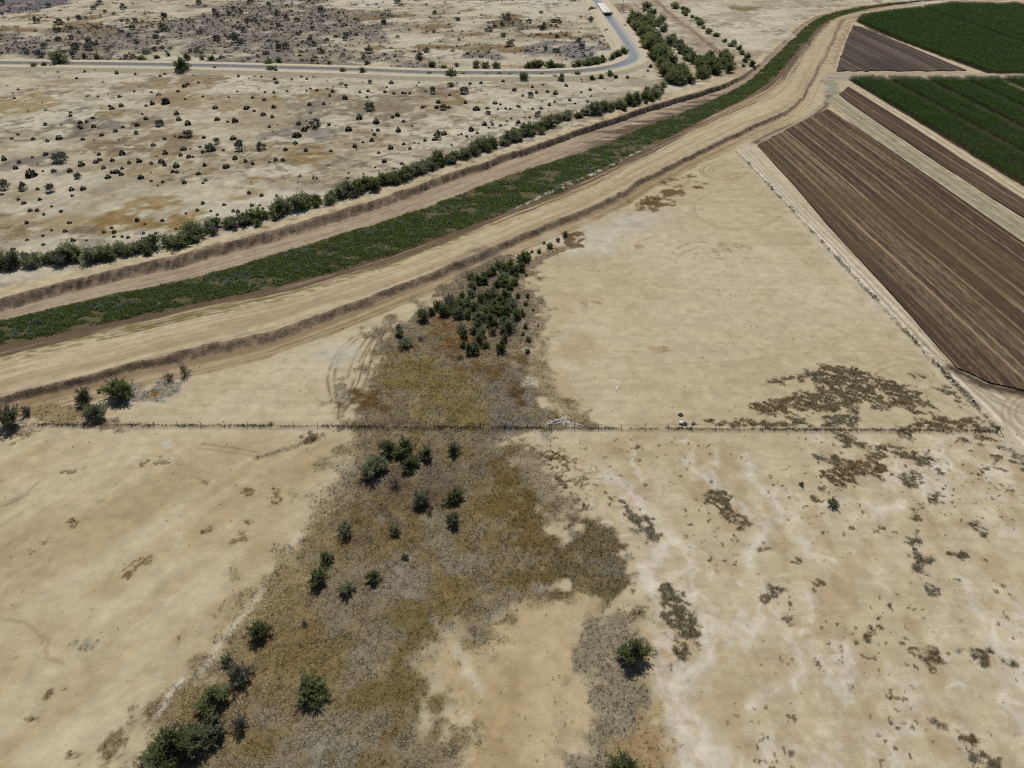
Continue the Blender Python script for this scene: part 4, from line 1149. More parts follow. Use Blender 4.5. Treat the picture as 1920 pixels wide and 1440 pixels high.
# ---- bushes of the foreground wash, one by one
FG = [
    ('bush', 700, 867, 56, 'large grey green bush at the west end of the clump just below the fence line'),
    ('dark_bush', 727, 838, 40, 'dark mesquite bush at the back of the clump just below the fence line'),
    ('dark_bush', 760, 841, 44, 'dark mesquite bush in the middle of the clump just below the fence line'),
    ('dark_bush', 769, 866, 36, 'mesquite bush hanging south from the clump just below the fence line'),
    ('bush', 799, 850, 32, 'smaller mesquite bush at the east end of the clump just below the fence line'),
    ('bush', 850, 841, 28, 'lone small mesquite bush east of the clump, close below the fence line'),
    ('dead_bush', 742, 903, 30, 'sparse dark twiggy bush just south of the fence line clump'),
    ('dark_bush', 851, 926, 37, 'round dark green bush on the cracked mud, largest of the middle wash'),
    ('bush', 790, 936, 32, 'pale grey green bush west of the round dark one on the cracked mud'),
    ('dead_bush', 806, 959, 18, 'tiny dark twiggy bush between two green bushes on the cracked mud'),
    ('bush', 852, 973, 30, 'small leaning bush right below the round dark one on the cracked mud'),
    ('bush', 740, 992, 26, 'narrow upright green bush beside the faint wheel tracks in the mud'),
    ('bush', 647, 990, 28, 'narrow grey green bush near the sandy west edge of the wash'),
    ('bush', 760, 1042, 14, 'very small green bush alone on the mud beside the faint wheel tracks'),
    ('dark_bush', 700, 1079, 32, 'dark green bush alone in the cracked mud south of the wheel tracks'),
    ('bush', 650, 1101, 34, 'grey green bush east of the tall dark pair at the wash edge'),
    ('bush', 611, 1043, 28, 'upper bush of the pair at the sandy edge of the wash'),
    ('dark_bush', 596, 1080, 44, 'lower and larger bush of the pair at the sandy edge of the wash'),
    ('dark_bush', 485, 1181, 44, 'round green bush alone against the pale sand at the wash edge'),
    ('bush', 425, 1238, 22, 'small bush touching a grey one at the sandy wash edge'),
    ('pale_bush', 447, 1262, 48, 'open grey bush at the sandy wash edge above the large bushes'),
    ('dark_bush', 396, 1307, 64, 'large dense green bush at the top of the big southwest clump'),
    ('bush', 400, 1358, 62, 'large grey green bush in the heart of the big southwest clump'),
    ('pale_bush', 448, 1357, 40, 'thin pale bush at the east side of the big southwest clump'),
    ('dark_bush', 322, 1396, 82, 'largest bush of the big southwest clump, at its lower west end'),
    ('bush', 362, 1386, 66, 'grey green bush filling the lower middle of the big southwest clump'),
    ('bush', 292, 1428, 54, 'lowest bush of the big southwest clump, cut by the bottom of the photo'),
    ('dark_bush', 583, 1289, 64, 'large lone spreading bush on the brown mud east of the southwest clump'),
    ('dark_bush', 1188, 1220, 56, 'compact round dark green bush on the grey weedy strip'),
    ('dark_bush', 1173, 1440, 62, 'green bush cut by the bottom of the photo on the grey weedy strip'),
    ('bush', 1563, 942, 18, 'small bright green bush among the dead weeds on the salty plain'),
    ('bush', 1503, 907, 9, 'tiny green shrub between salt streaks on the pale plain'),
    ('bush', 17, 784, 42, 'large grey green bush at the far west end of the fence line'),
    ('pale_bush', 48, 768, 28, 'pale bush behind the large one at the far west end of the fence line'),
    ('bush', 158, 745, 32, 'upper bush of the pair between levee and fence in the west'),
    ('bush', 178, 770, 40, 'lower bush of the pair between levee and fence in the west'),
    ('dark_bush', 221, 728, 50, 'wide green bush beside the grey gravel patch below the levee'),
    ('dead_bush', 345, 695, 30, 'leafless grey bush at the foot of the levee'),
    ('dead_bush', 315, 707, 22, 'low leafless bush beside the taller grey one at the levee foot'),
    ('bush', 185, 731, 11, 'tiny shrub behind the wide green bush below the levee'),
    ('dead_bush', 572, 1168, 14, 'small dark weed bush on the brown mud right of the sand edge'),
    ('bush', 747, 612, 14, 'upper of the small shrubs at the northwest corner of the weedy flat'),
    ('dark_bush', 749, 624, 18, 'middle one of the small shrubs at the northwest corner of the weedy flat'),
    ('bush', 761, 641, 24, 'lower and largest of the small shrubs at the northwest corner of the weedy flat'),
    ('dead_bush', 789, 632, 16, 'dry twiggy shrub east of the three small shrubs on the weedy flat'),
    ('dead_bush', 862, 668, 14, 'dry dark shrub at the south edge of the thicket'),
]
for kind, cx, cy, w, lab in FG:
    x, y, wm = at_px(cx, cy, w * 1.14)
    plant(kind, 'mesquite_bush' if kind != 'dead_bush' else 'dry_bush', x, y, wm, lab, 'bush')

# ---- thicket in the middle of the parcel
TH = [(570, 530, 90), (650, 580, 90), (715, 580, 80), (590, 640, 80), (570, 700, 110), (480, 730, 60), (340, 800, 110), (230, 850, 90), (160, 900, 90), (70, 950, 120), (290, 890, 130), (450, 830, 120), (440, 920, 120), (540, 930, 100), (400, 880, 100), (540, 800, 100), (620, 850, 120), (640, 940, 120), (740, 830, 110), (720, 890, 110), (790, 900, 120), (850, 880, 120), (790, 1000, 130), (700, 960, 110), (900, 830, 110), (940, 900, 110), (920, 990, 110), (960, 1060, 120), (1000, 850, 100), (930, 740, 110), (990, 800, 110), (800, 690, 110), (760, 500, 80), (800, 480, 80), (860, 410, 90), (910, 450, 90), (980, 410, 80), (1040, 460, 80), (1100, 440, 90), (1110, 340, 110), (1160, 330, 80), (1000, 480, 70), (900, 530, 110), (920, 590, 110), (1020, 590, 90), (980, 640, 80), (1040, 520, 60), (840, 620, 80), (680, 760, 100), (740, 750, 90), (470, 1070, 90), (500, 1130, 100), (600, 1100, 80), (690, 1120, 100), (800, 1110, 80), (650, 1200, 110), (560, 1290, 120), (620, 1290, 110), (490, 1250, 70), (720, 1250, 70), (885, 1280, 95), (920, 1180, 90), (900, 1090, 80), (640, 1030, 90), (340, 870, 90), (580, 620, 70), (700, 530, 70), (960, 760, 80), (870, 780, 100), (820, 840, 90), (1050, 930, 110), (1100, 920, 70)]
for (a, b_, w) in TH:
    x, y, wm = at_px(780 + a / 5.54, 420 + b_ / 5.54, w / 5.54 * 1.30)
    kd = random.choice(['dark_bush', 'dark_bush', 'bush'])
    where_ = 'at its north tip' if b_ < 480 else 'in its upper part' if b_ < 720 else 'in its west arm' if a < 480 and b_ < 960 else 'along its ragged south edge' if b_ > 1040 else 'in its dense core'
    plant(kd, 'mesquite_bush', x, y, wm, ('dark green' if kd == 'dark_bush' else 'grey green') + ' bush of the thicket in the sandy parcel, ' + where_, 'bush', 'bushes of the thicket in the parcel')
TH2 = [(1140, 1050, 80, 'topmost of the three bushes in a file along the east side of the thicket'), (1110, 1130, 60, 'small bush tucked into the file along the east side of the thicket'), (1165, 1190, 80, 'middle bush of the file along the east side of the thicket'), (1160, 1310, 75, 'lowest bush of the file along the east side of the thicket'),
       (1140, 820, 60, 'thin shrub between thicket and bare sand, level with its widest part'), (1160, 740, 60, 'low dark shrub at the sand edge east of the thicket'), (1060, 740, 70, 'small shrub just inside the sand edge east of the thicket'),
       (1280, 280, 65, 'small round bush first in the trail northeast of the thicket'), (1330, 190, 45, 'tiny bush nearest the levee road in the trail northeast of the thicket'), (1390, 220, 80, 'largest bush of the trail northeast of the thicket'), (1480, 160, 60, 'thin grey bush in the trail northeast of the thicket'), (1550, 105, 70, 'green bush at the far end of the trail northeast of the thicket'),
       (1205, 285, 40, 'tiny shrub next to the north tip of the thicket'), (1215, 885, 40, 'tiny star shaped shrub on the sand edge east of the thicket'), (1270, 1050, 25, 'speck of a shrub on bare sand east of the file of bushes'), (1145, 520, 40, 'tiny shrub on the brown drainage mark east of the thicket')]
for a, b_, w, lab in TH2:
    x, y, wm = at_px(780 + a / 5.54, 420 + b_ / 5.54, w / 5.54)
    plant(random.choice(['bush', 'dark_bush', 'bush']), 'mesquite_bush', x, y, wm, lab, 'bush')


# ---- tree lines
def tree_row(px_line, z, spacing, spread, wmin, wmax, kinds, label, cat, group, hs=1.0, name='desert_tree', skip=0.0):
    w = catmull(pts(px_line, z + 1.5), 1.0)
    acc = 0.0
    last = w[0]
    for p in w:
        acc += np.linalg.norm(p - last); last = p
        if acc < spacing: continue
        acc = random.uniform(-.25, .25) * spacing
        if random.random() < skip: continue
        x = p[0] + random.uniform(-1, 1) * spread; y = p[1] + random.uniform(-1, 1) * spread
        kd = random.choice(kinds)
        plant(kd, name, x, y, random.uniform(wmin, wmax), label(kd, x, y) if callable(label) else label, cat, group, hs=hs)


HEDGE = [(-30, 492), (60, 489), (120, 480), (200, 473), (260, 462), (330, 450), (380, 428), (430, 416), (480, 408), (530, 392), (600, 372), (680, 350), (740, 330), (800, 308), (850, 293), (930, 264), (1000, 242), (1050, 218), (1110, 206), (1180, 190), (1240, 168)]
tree_row(HEDGE, N_, 2.15, 1.7, 4.6, 7.6, ['tree', 'tree', 'dark_tree'], lambda k, x, y: ('dark green' if k == 'dark_tree' else 'grey green') + ' tree in the row above the cut bank, ' + ('at its western end' if x < -110 else 'opposite the levee bushes' if x < -60 else 'opposite the thicket' if x < -10 else 'along its thin middle' if x < 40 else 'near the thick tree belt'), 'tree', 'trees in the row along the channel', hs=.85)
tree_row([(p[0], p[1] + 6) for p in HEDGE], N_, 6.5, 1.5, 2.6, 4.4, ['bush', 'dark_bush', 'pale_bush'], lambda k, x, y: {'bush': 'grey green', 'dark_bush': 'dark green', 'pale_bush': 'pale grey'}[k] + ' low bush under the tree row above the cut bank, ' + ('western end' if x < -90 else 'middle stretch' if x < 0 else 'eastern end'), 'bush', 'bushes under the tree row', name='low_bush')
BA = [(1182, 28), (1200, 48), (1215, 75), (1235, 100), (1255, 125), (1272, 150)]
tree_row(BA, N_, 4.4, 4.5, 6.5, 10.0, ['dark_tree'], lambda k, x, y: ('dark' if k == 'dark_tree' else 'grey') + ' green tree in the thick belt ' + ('beside the white pump pad' if y > 500 else 'beside the canal bend' if y > 400 else 'at its end above the channel cut bank'), 'tree', 'trees of the thick belt', hs=.95)
tree_row([(p[0] + 10, p[1] + 3) for p in BA], N_, 4.8, 4.0, 6, 9, ['dark_tree'], lambda k, x, y: ('dark' if k == 'dark_tree' else 'grey') + ' green tree in the thick belt ' + ('beside the white pump pad' if y > 500 else 'beside the canal bend' if y > 400 else 'at its end above the channel cut bank'), 'tree', 'trees of the thick belt', hs=.9)
tree_row([(p[0] - 6, p[1] + 2) for p in BA[2:]], N_, 7, 3.0, 5, 8, ['dark_tree', 'tree'], lambda k, x, y: ('dark' if k == 'dark_tree' else 'grey') + ' green tree in the thick belt ' + ('beside the white pump pad' if y > 500 else 'beside the canal bend' if y > 400 else 'at its end above the channel cut bank'), 'tree', 'trees of the thick belt', hs=.85)
tree_row([(1250, 148), (1272, 152), (1290, 150)], N_, 4.5, 3.0, 7, 10, ['dark_tree'], lambda k, x, y: ('dark' if k == 'dark_tree' else 'grey') + ' green tree in the thick belt ' + ('beside the white pump pad' if y > 500 else 'beside the canal bend' if y > 400 else 'at its end above the channel cut bank'), 'tree', 'trees of the thick belt', hs=.95)
tree_row([(1205, 5), (1222, 24), (1236, 42), (1246, 60)], N_, 8, 3, 5, 8, ['tree'], 'grey green tree in the thin line east of the thick belt', 'tree', 'trees of the second belt', hs=.8)
tree_row([(1250, 70), (1268, 86), (1285, 100), (1300, 112), (1308, 122)], N_, 4.6, 2.6, 6, 9, ['dark_tree', 'tree'], 'green tree in the line that joins the grove by the channel bend', 'tree', 'trees of the second belt', hs=.9)
tree_row([(1318, 112), (1345, 105), (1362, 118), (1345, 132), (1322, 122), (1340, 118), (1318, 138), (1345, 142)], N_, 4.5, 3.0, 6, 9.5, ['dark_tree'], 'dark green tree in the round grove by the channel bend', 'tree', 'trees of the grove', hs=.9)
tree_row([(1258, 2), (1285, 20), (1300, 32), (1315, 46), (1335, 60), (1350, 70), (1370, 80), (1385, 88)], N_, 5.0, 2.5, 4, 6.5, ['tree', 'dark_tree'], 'small tree in the broken line beside the dirt track of the northeast', 'tree', 'trees along the northeast track', hs=.75, skip=.15)
for (a, b_, w), lab in zip([(1392, 97, 13), (1402, 105, 15), (1398, 111, 14), (1411, 117, 18), (1394, 122, 8)], ['topmost tree of the five at the channel bend', 'right hand upper tree of the five at the channel bend', 'left hand middle tree of the five at the channel bend', 'largest tree of the five at the channel bend', 'smallest of the five trees at the channel bend']):
    x, y, wm = at_px(a, b_, w, N_); plant('dark_tree', 'desert_tree', x, y, wm, lab, 'tree')
tree_row([(873, 121), (900, 122), (935, 122)], N_, 4.5, 1.6, 5, 7.5, ['dark_tree'], 'dark tree in the short row north of the lined canal', 'tree', 'trees in the rows along the lined canal', hs=.85)
tree_row([(970, 122), (1000, 123), (1030, 124), (1080, 122), (1115, 116), (1150, 106), (1174, 98)], N_, 4.0, 2.0, 5.5, 8, ['dark_tree'], 'dark tree in the long row inside the bend of the lined canal', 'tree', 'trees in the rows along the lined canal', hs=.9)
CB = [(643, 133, 16), (680, 134, 18), (805, 137, 14), (846, 137, 24), (868, 137, 12), (913, 139, 12), (938, 139, 15), (955, 140, 12), (982, 143, 20), (1015, 139, 14), (1041, 143, 14), (1053, 145, 16), (1082, 138, 17), (1110, 145, 13), (1127, 143, 12), (1143, 137, 15), (1155, 143, 8), (1177, 144, 8), (63, 122, 19), (83, 122, 16), (108, 108, 36), (340, 123, 30), (503, 115, 22), (522, 113, 14), (508, 127, 22), (518, 133, 12), (403, 128, 12), (293, 105, 12), (350, 107, 15), (396, 108, 13), (378, 108, 11), (315, 101, 11), (263, 108, 18), (181, 105, 12), (158, 105, 12), (617, 117, 12), (688, 115, 14), (810, 119, 16), (832, 125, 12), (856, 120, 12), (1108, 35, 12), (1110, 15, 14), (1172, 48, 11), (1148, 76, 8), (1137, 57, 9), (1243, 157, 16), (1213, 166, 14), (1230, 166, 14)]
for a, b_, w in CB:
    x, y, wm = at_px(a, b_, w * 1.05, N_, .9)
    plant(random.choice(['dark_tree', 'tree', 'dark_bush']), 'roadside_bush', x, y, wm, 'round green bush ' + ('north of the lined canal' if b_ < 121 else 'south of the lined canal') + (' at its western end' if a < 250 else ' along its straight western reach' if a < 700 else ' along its reach before the bend' if a < 1060 else ' around its bend'), 'bush', 'bushes along the lined canal', hs=.85)

# ---- creosote and other shrubs of the pale desert north of the tree row
GS = [(895, 690, 46), (1055, 750, 50), (1775, 690, 50), (1350, 825, 54), (1465, 820, 54), (1180, 825, 60), (335, 885, 70), (435, 985, 44), (930, 565, 40), (130, 1050, 50), (20, 1040, 60), (280, 1060, 50), (765, 745, 28), (1220, 795, 34), (255, 697, 24)]
for a, b_, w in GS:
    x, y, wm = at_px(a / 3, b_ / 3, w / 3, N_)
    plant('grey_shrub', 'grey_shrub', x, y, wm, 'grey green shrub, larger than the dark dots around it, in the northwest', 'shrub', 'larger grey shrubs of the northwest desert', parts=False)
GS = [(160, 600, 54), (515, 510, 40), (690, 505, 54), (615, 475, 32), (1065, 535, 30), (575, 600, 40), (545, 765, 40), (825, 630, 30), (1105, 640, 36), (160, 460, 26)]
for a, b_, w in GS:
    x, y, wm = at_px(640 + a / 3, b_ / 3, w / 3, N_)
    plant('grey_shrub', 'grey_shrub', x, y, wm, 'grey green shrub, larger than the dark dots around it, south of the canal bend', 'shrub', 'larger grey shrubs south of the canal bend', parts=False)
D1 = [(20, 890), (85, 940), (170, 970, 60), (105, 908, 24), (180, 880, 18), (255, 863, 28), (355, 860, 26), (390, 955, 34), (455, 918, 36), (535, 905, 28), (560, 895, 24), (555, 865, 24), (580, 940, 26), (630, 897, 28), (685, 857, 40), (725, 912, 22), (780, 900, 36), (790, 993, 32), (655, 962, 30), (680, 975, 26), (630, 965, 26), (605, 992, 30), (685, 943, 20), (850, 915, 22), (905, 902, 34), (928, 857, 30), (925, 925, 24), (990, 928, 34), (970, 960, 24), (995, 965, 22), (1015, 868, 24), (1030, 832, 34), (1060, 877, 28), (1085, 880, 16), (1125, 823, 18), (1140, 852, 22), (1200, 838, 24), (1255, 840, 22), (1270, 930, 36), (1150, 925, 24), (1115, 972, 26), (1155, 1010, 20), (1035, 1022, 26), (1140, 1025, 18), (1310, 773, 32), (1320, 885, 32), (1380, 903, 22), (1420, 917, 22), (1515, 907, 16), (1550, 895, 26), (1605, 838, 26), (1590, 897, 24), (1660, 800, 24), (1720, 843, 24), (1668, 753, 44), (1710, 725, 36), (1730, 715, 20), (1770, 715, 28), (1850, 697, 24), (1860, 847, 20), (1680, 692, 24), (1515, 710, 18), (1480, 640, 28), (1530, 653, 22), (1210, 600, 28), (1220, 665, 34), (1280, 680, 20), (1320, 675, 34), (1385, 605, 26), (1430, 620, 20), (1400, 600, 16), (1540, 600, 24), (1485, 557, 22), (1740, 583, 26), (1820, 580, 22), (1055, 690, 34), (1005, 667, 28), (990, 632, 30), (930, 570, 40), (855, 578, 28), (820, 590, 20), (820, 665, 22), (770, 700, 26), (690, 708, 22), (628, 605, 28), (615, 592, 20), (680, 590, 24), (520, 660, 24), (485, 680, 22), (450, 685, 24), (455, 715, 22), (525, 708, 26), (440, 708, 18), (395, 648, 20), (395, 628, 16), (330, 770, 36), (265, 790, 20), (185, 780, 20), (100, 753, 18), (65, 778, 18), (465, 780, 22), (570, 757, 22), (648, 733, 24), (550, 540, 16), (670, 540, 18), (1035, 480, 26), (1055, 470, 20), (1115, 460, 18), (1000, 510, 18), (850, 515, 18), (755, 513, 14), (1040, 555, 16), (1140, 540, 14), (235, 575, 14), (80, 550, 16), (100, 500, 16), (72, 520, 14), (210, 495, 12), (40, 480, 14), (1400, 1140 - 60, 24), (210, 1060, 22), (465, 1055, 30), (400, 1062, 26), (850, 1015, 18), (915, 1020, 18), (800, 640, 14), (1015, 768, 22), (1145, 770, 20), (925, 778, 22), (860, 810, 30), (300, 957, 26), (240, 60 * 16, 16), (475, 400, 18), (535, 393, 18), (655, 408, 22), (430, 437, 18), (330, 432, 14), (325, 405, 12), (925, 413, 14), (900, 425, 14), (760, 415, 16), (1340, 425, 18), (1430, 427, 12), (1470, 428, 16), (1545, 440, 20), (1555, 460, 24), (1695, 428, 14), (1725, 440, 16), (1640, 445, 14), (1760, 430, 10), (1840, 455, 12), (1870, 510, 20), (1855, 537, 16), (1780, 505, 18), (1745, 495, 18), (1725, 507, 14), (1615, 510, 16), (1540, 517, 18), (1490, 515, 18), (1455, 497, 12), (1420, 547, 16), (1335, 512, 14), (1270, 458, 12), (1285, 545, 14), (1165, 480, 12), (1180, 440, 10)]
D2 = [(20, 545, 34), (100, 658, 36), (195, 680, 36), (40, 722, 34), (205, 727, 24), (185, 752, 22), (170, 785, 24), (172, 730, 14), (320, 730, 30), (350, 678, 22), (315, 643, 26), (288, 655, 20), (350, 805, 24), (385, 833, 20), (277, 827, 30), (210, 855, 18), (240, 905, 24), (340, 917, 22), (470, 785, 22), (520, 780, 24), (578, 747, 32), (730, 725, 32), (805, 695, 24), (765, 745, 20), (675, 752, 16), (705, 765, 16), (735, 768, 12), (850, 698, 16), (895, 703, 20), (955, 665, 14), (995, 685, 24), (968, 720, 20), (932, 680, 14), (830, 717, 12), (870, 660, 12), (760, 605, 38), (865, 575, 24), (895, 585, 14), (697, 573, 22), (610, 530, 20), (545, 570, 26), (535, 598, 30), (605, 600, 22), (455, 600, 22), (470, 598, 14), (820, 605, 18), (835, 607, 12), (880, 612, 14), (898, 607, 12), (925, 607, 18), (950, 610, 16), (1000, 597, 18), (1075, 610, 16), (1170, 587, 22), (1200, 570, 14), (1285, 560, 22), (1385, 570, 16), (1315, 580, 14), (1385, 598, 16), (1205, 520, 26), (1160, 510, 24), (1098, 517, 20), (1020, 535, 18), (972, 500, 26), (1075, 487, 18), (1135, 475, 14), (1265, 478, 20), (1355, 458, 12), (1400, 500, 20), (1350, 517, 14), (1305, 487, 10), (1305, 532, 12), (1405, 540, 12), (910, 453, 22), (785, 463, 20), (725, 466, 20), (620, 478, 20), (475, 512, 14), (435, 462, 14), (425, 480, 10), (280, 462, 22), (255, 487, 14), (245, 513, 20), (295, 522, 20), (345, 520, 18), (360, 523, 14), (385, 523, 16), (150, 508, 20), (105, 517, 16), (120, 463, 12), (25, 475, 20), (28, 490, 14), (145, 543, 14), (75, 820, 24), (120, 795, 16), (40, 970, 16), (125, 975, 14), (245, 905, 20), (295, 945, 14), (35, 1000, 14), (190, 940, 12), (410, 800, 12), (435, 805, 12), (620, 812, 14), (1740, 370, 22), (1725, 395, 16), (1545, 428, 24), (1700, 430, 12), (1060, 658, 16), (1030, 658, 14), (1125, 607, 18), (1050, 608, 12), (1520, 450, 10), (1480, 500, 10)]
for k in range(150):
    px_ = random.uniform(0, 1130); py_ = random.uniform(3, 114)
    x, y = P(px_, py_, N_); x, y = float(x), float(y)
    pw = float(paint(np.array([x]), np.array([y]))[2][0])
    if random.random() > .15 + pw: continue
    plant('grey_shrub', 'grey_shrub', x, y, random.uniform(2.4, 4.8), 'grey green shrub in dark scrub north of the lined canal, ' + ('in the west' if px_ < 400 else 'in the middle' if px_ < 750 else 'near its bend'), 'shrub', 'grey shrubs north of the lined canal', parts=False, hs=.9)
DOTS = []
for lst, ox in ((D1, 0), (D2, 640)):
    for d in lst:
        w = d[2] if len(d) > 2 else 30
        DOTS.append(at_px(ox + d[0] / 3, d[1] / 3, w / 3, N_))
D3 = [(9, 10), (222, 38), (168, 100), (207, 100), (289, 78), (405, 18), (245, 122), (341, 104), (132, 58), (102, 38), (148, 167), (290, 214), (363, 215), (388, 168), (240, 242), (150, 265), (242, 292), (70, 318), (410, 268), (485, 268), (583, 223), (640, 222), (627, 198), (640, 250), (686, 250), (718, 250), (770, 155), (813, 178), (912, 158), (990, 207), (878, 230), (805, 228), (1045, 118), (1110, 100), (1185, 103), (1222, 126), (1140, 60), (1260, 68), (1310, 103), (1460, 70), (1415, 70), (1478, 92), (1338, 108), (1555, 17), (1655, 18), (1470, 15)]
for a, b_ in D3:
    DOTS.append(at_px(a / 3, 360 + b_ / 3, random.choice([16, 20, 24]) / 3, N_))
DOTS.sort(key=lambda d: -d[2] / math.hypot(d[0], d[1]))
NEARD = sorted(DOTS[:300], key=lambda d: d[0])
for x, y, wm in NEARD:
    sz = 'broad' if wm > 2.6 else ('small' if wm > 1.7 else 'tiny')
    lab = sz + ' dark creosote bush on the pale desert ' + ('at the western edge of the photo' if x < -110 else ('in the middle of the northwest plain' if x < -25 else 'south of the canal bend'))
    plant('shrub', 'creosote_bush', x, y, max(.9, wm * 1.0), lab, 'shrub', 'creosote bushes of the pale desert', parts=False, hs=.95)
SMALLD = DOTS[300:]


# ------------------------------------------------------------------ uncountable plants: instanced clumps in one object each
def scatter(name, templates, X, Y, Z, S, mat, label, cat):
    """one mesh holding a few template clumps and a cloud of points; its own node group sets a clump on each point"""
    V, F, tpl, val = [], [], [], []
    for k, (tv, tf, tval) in enumerate(templates):
        b = len(V)
        V += [tuple(v) for v in tv]; F += [tuple(i + b for i in f) for f in tf]
        tpl += [k + 1] * len(tv); val += list(tval)
    nt_v = len(V); n = len(X)
    me = bpy.data.meshes.new(name)
    allv = V + list(zip(X.tolist(), Y.tolist(), Z.tolist()))
    me.from_pydata(allv, [], F)
    a = me.attributes.new('tpl', 'INT', 'POINT'); a.data.foreach_set('value', np.array(tpl + [0] * n, np.int32))
    a = me.attributes.new('v', 'FLOAT', 'POINT'); a.data.foreach_set('value', np.array(val + [0.0] * n, np.float32))
    a = me.attributes.new('siz', 'FLOAT', 'POINT'); a.data.foreach_set('value', np.array([1.0] * nt_v + S.tolist(), np.float32))
    a = me.attributes.new('turn', 'FLOAT', 'POINT'); a.data.foreach_set('value', np.array([0.0] * nt_v + (RNG.random(n) * 6.283).tolist(), np.float32))
    a = me.attributes.new('pick', 'INT', 'POINT'); a.data.foreach_set('value', np.array([0] * nt_v + RNG.integers(0, len(templates), n).tolist(), np.int32))
    me.materials.append(mat)
    o = bpy.data.objects.new(name, me); COL.objects.link(o)
    ng = bpy.data.node_groups.new(name + '_nodes', 'GeometryNodeTree')
    ng.interface.new_socket('Geometry', in_out='INPUT', socket_type='NodeSocketGeometry')
    ng.interface.new_socket('Geometry', in_out='OUTPUT', socket_type='NodeSocketGeometry')
    N = ng.nodes; L = ng.links.new
    gi = N.new('NodeGroupInput'); go = N.new('NodeGroupOutput')

    def attr(nm, typ):
        q = N.new('GeometryNodeInputNamedAttribute'); q.data_type = typ; q.inputs['Name'].default_value = nm
        return q.outputs['Attribute']
    ta = attr('tpl', 'INT')

    def pick(k):
        c = N.new('FunctionNodeCompare'); c.data_type = 'INT'; c.operation = 'EQUAL'
        L(ta, c.inputs[2]); c.inputs[3].default_value = k
        s = N.new('GeometryNodeSeparateGeometry'); s.domain = 'POINT'
        L(gi.outputs[0], s.inputs['Geometry']); L(c.outputs[0], s.inputs['Selection'])
        return s.outputs['Selection']
    points = pick(0)
    j = N.new('GeometryNodeJoinGeometry')
    for k in range(len(templates), 0, -1):
        g = N.new('GeometryNodeGeometryToInstance'); L(pick(k), g.inputs[0]); L(g.outputs[0], j.inputs[0])
    iop = N.new('GeometryNodeInstanceOnPoints')
    L(points, iop.inputs['Points']); L(j.outputs[0], iop.inputs['Instance'])
    iop.inputs['Pick Instance'].default_value = True
    L(attr('pick', 'INT'), iop.inputs['Instance Index'])
    cx = N.new('ShaderNodeCombineXYZ'); L(attr('turn', 'FLOAT'), cx.inputs[2]); L(cx.outputs[0], iop.inputs['Rotation'])
    L(attr('siz', 'FLOAT'), iop.inputs['Scale'])
    L(iop.outputs[0], go.inputs[0])
    md = o.modifiers.new('clumps', 'NODES'); md.node_group = ng
    tag(o, label, cat, kind='stuff')
    return o


M_DRY = foliage('dry_brown_weeds', (.115, .092, .042), (.27, .225, .120), transl=.25, inst=.45)
M_GRASS = foliage('channel_grass', (.090, .140, .036), (.230, .280, .095), transl=.42, inst=.5)
M_TUFT = foliage('pale_channel_brush', (.16, .21, .12), (.28, .33, .22), transl=.35, inst=.3)
M_CORN = foliage('corn_leaves', (.026, .072, .006), (.066, .138, .016), transl=.35, inst=.2)

# dry weeds follow the weed cover of the soil
n = 420000
X = RNG.uniform(-105, 125, n); Y = RNG.uniform(40, 200, n)
c_, ck_, wd_, rl_ = paint(X, Y)
dens = np.where(wd_ > .2, wd_, wd_ * .12) * np.where(ck_ > .5, .55, 1)
keep = (RNG.random(n) < dens * .42) & (Y < bounds_at(X)[5] - 2)
X, Y = X[keep], Y[keep]
scatter('dry_weeds', [tuft(60 + i, 9, .30, .16, .05, .9) for i in range(4)], X, Y, height(X, Y), RNG.uniform(.5, 1.25, len(X)), M_DRY, 'low dry brown weeds carpeting the cracked wash and the salty plain', 'weeds')
print('weeds', len(X))

# grass and brush on the floor of the flood channel
n = 150000
X = RNG.uniform(-190, 330, n); t = RNG.random(n)
ys = bounds_at(X)
Y = ys[3] + (ys[2] - ys[3]) * t - .2
cover = fbm(X / 7, Y / 3.2, 4, 311)
keep = (RNG.random(n) < sstep(.22, .52, cover + .04) * np.where(np.abs(t - .5) < .40, 1, .45) * .8)
ws_ = d_line(X, Y, pts([(930, 412), (1040, 356), (1120, 321), (1200, 284), (1235, 268)], ZG))
keep &= (ws_ > 1.3) | (RNG.random(n) < .12)
X, Y, cv = X[keep], Y[keep], cover[keep]
scatter('channel_grass', [tuft(80 + i, 12, .75, .45, .14, .8) for i in range(4)], X, Y, height(X, Y) - .05, RNG.uniform(.5, 1.15, len(X)) * (.6 + .7 * cv), M_GRASS, 'green grass and weeds filling the floor of the flood channel', 'grass')
print('grass', len(X))
n = 9000
X = RNG.uniform(-190, 260, n); t = RNG.beta(2, 2, n)
ys = bounds_at(X); Y = ys[3] + (ys[2] - ys[3]) * t
keep = RNG.random(n) < (.12 + .55 * sstep(.5, .75, fbm(X / 16, Y / 4, 3, 331))) * .55 * sstep(230, 60, X)
X, Y = X[keep], Y[keep]
scatter('channel_brush', [blob(90 + i, 70, .75, .5, (.34, .11)) for i in range(4)], X, Y, height(X, Y), RNG.uniform(.7, 1.5, len(X)), M_TUFT, 'pale green brush tufts standing out of the channel grass', 'brush')
print('brush', len(X))

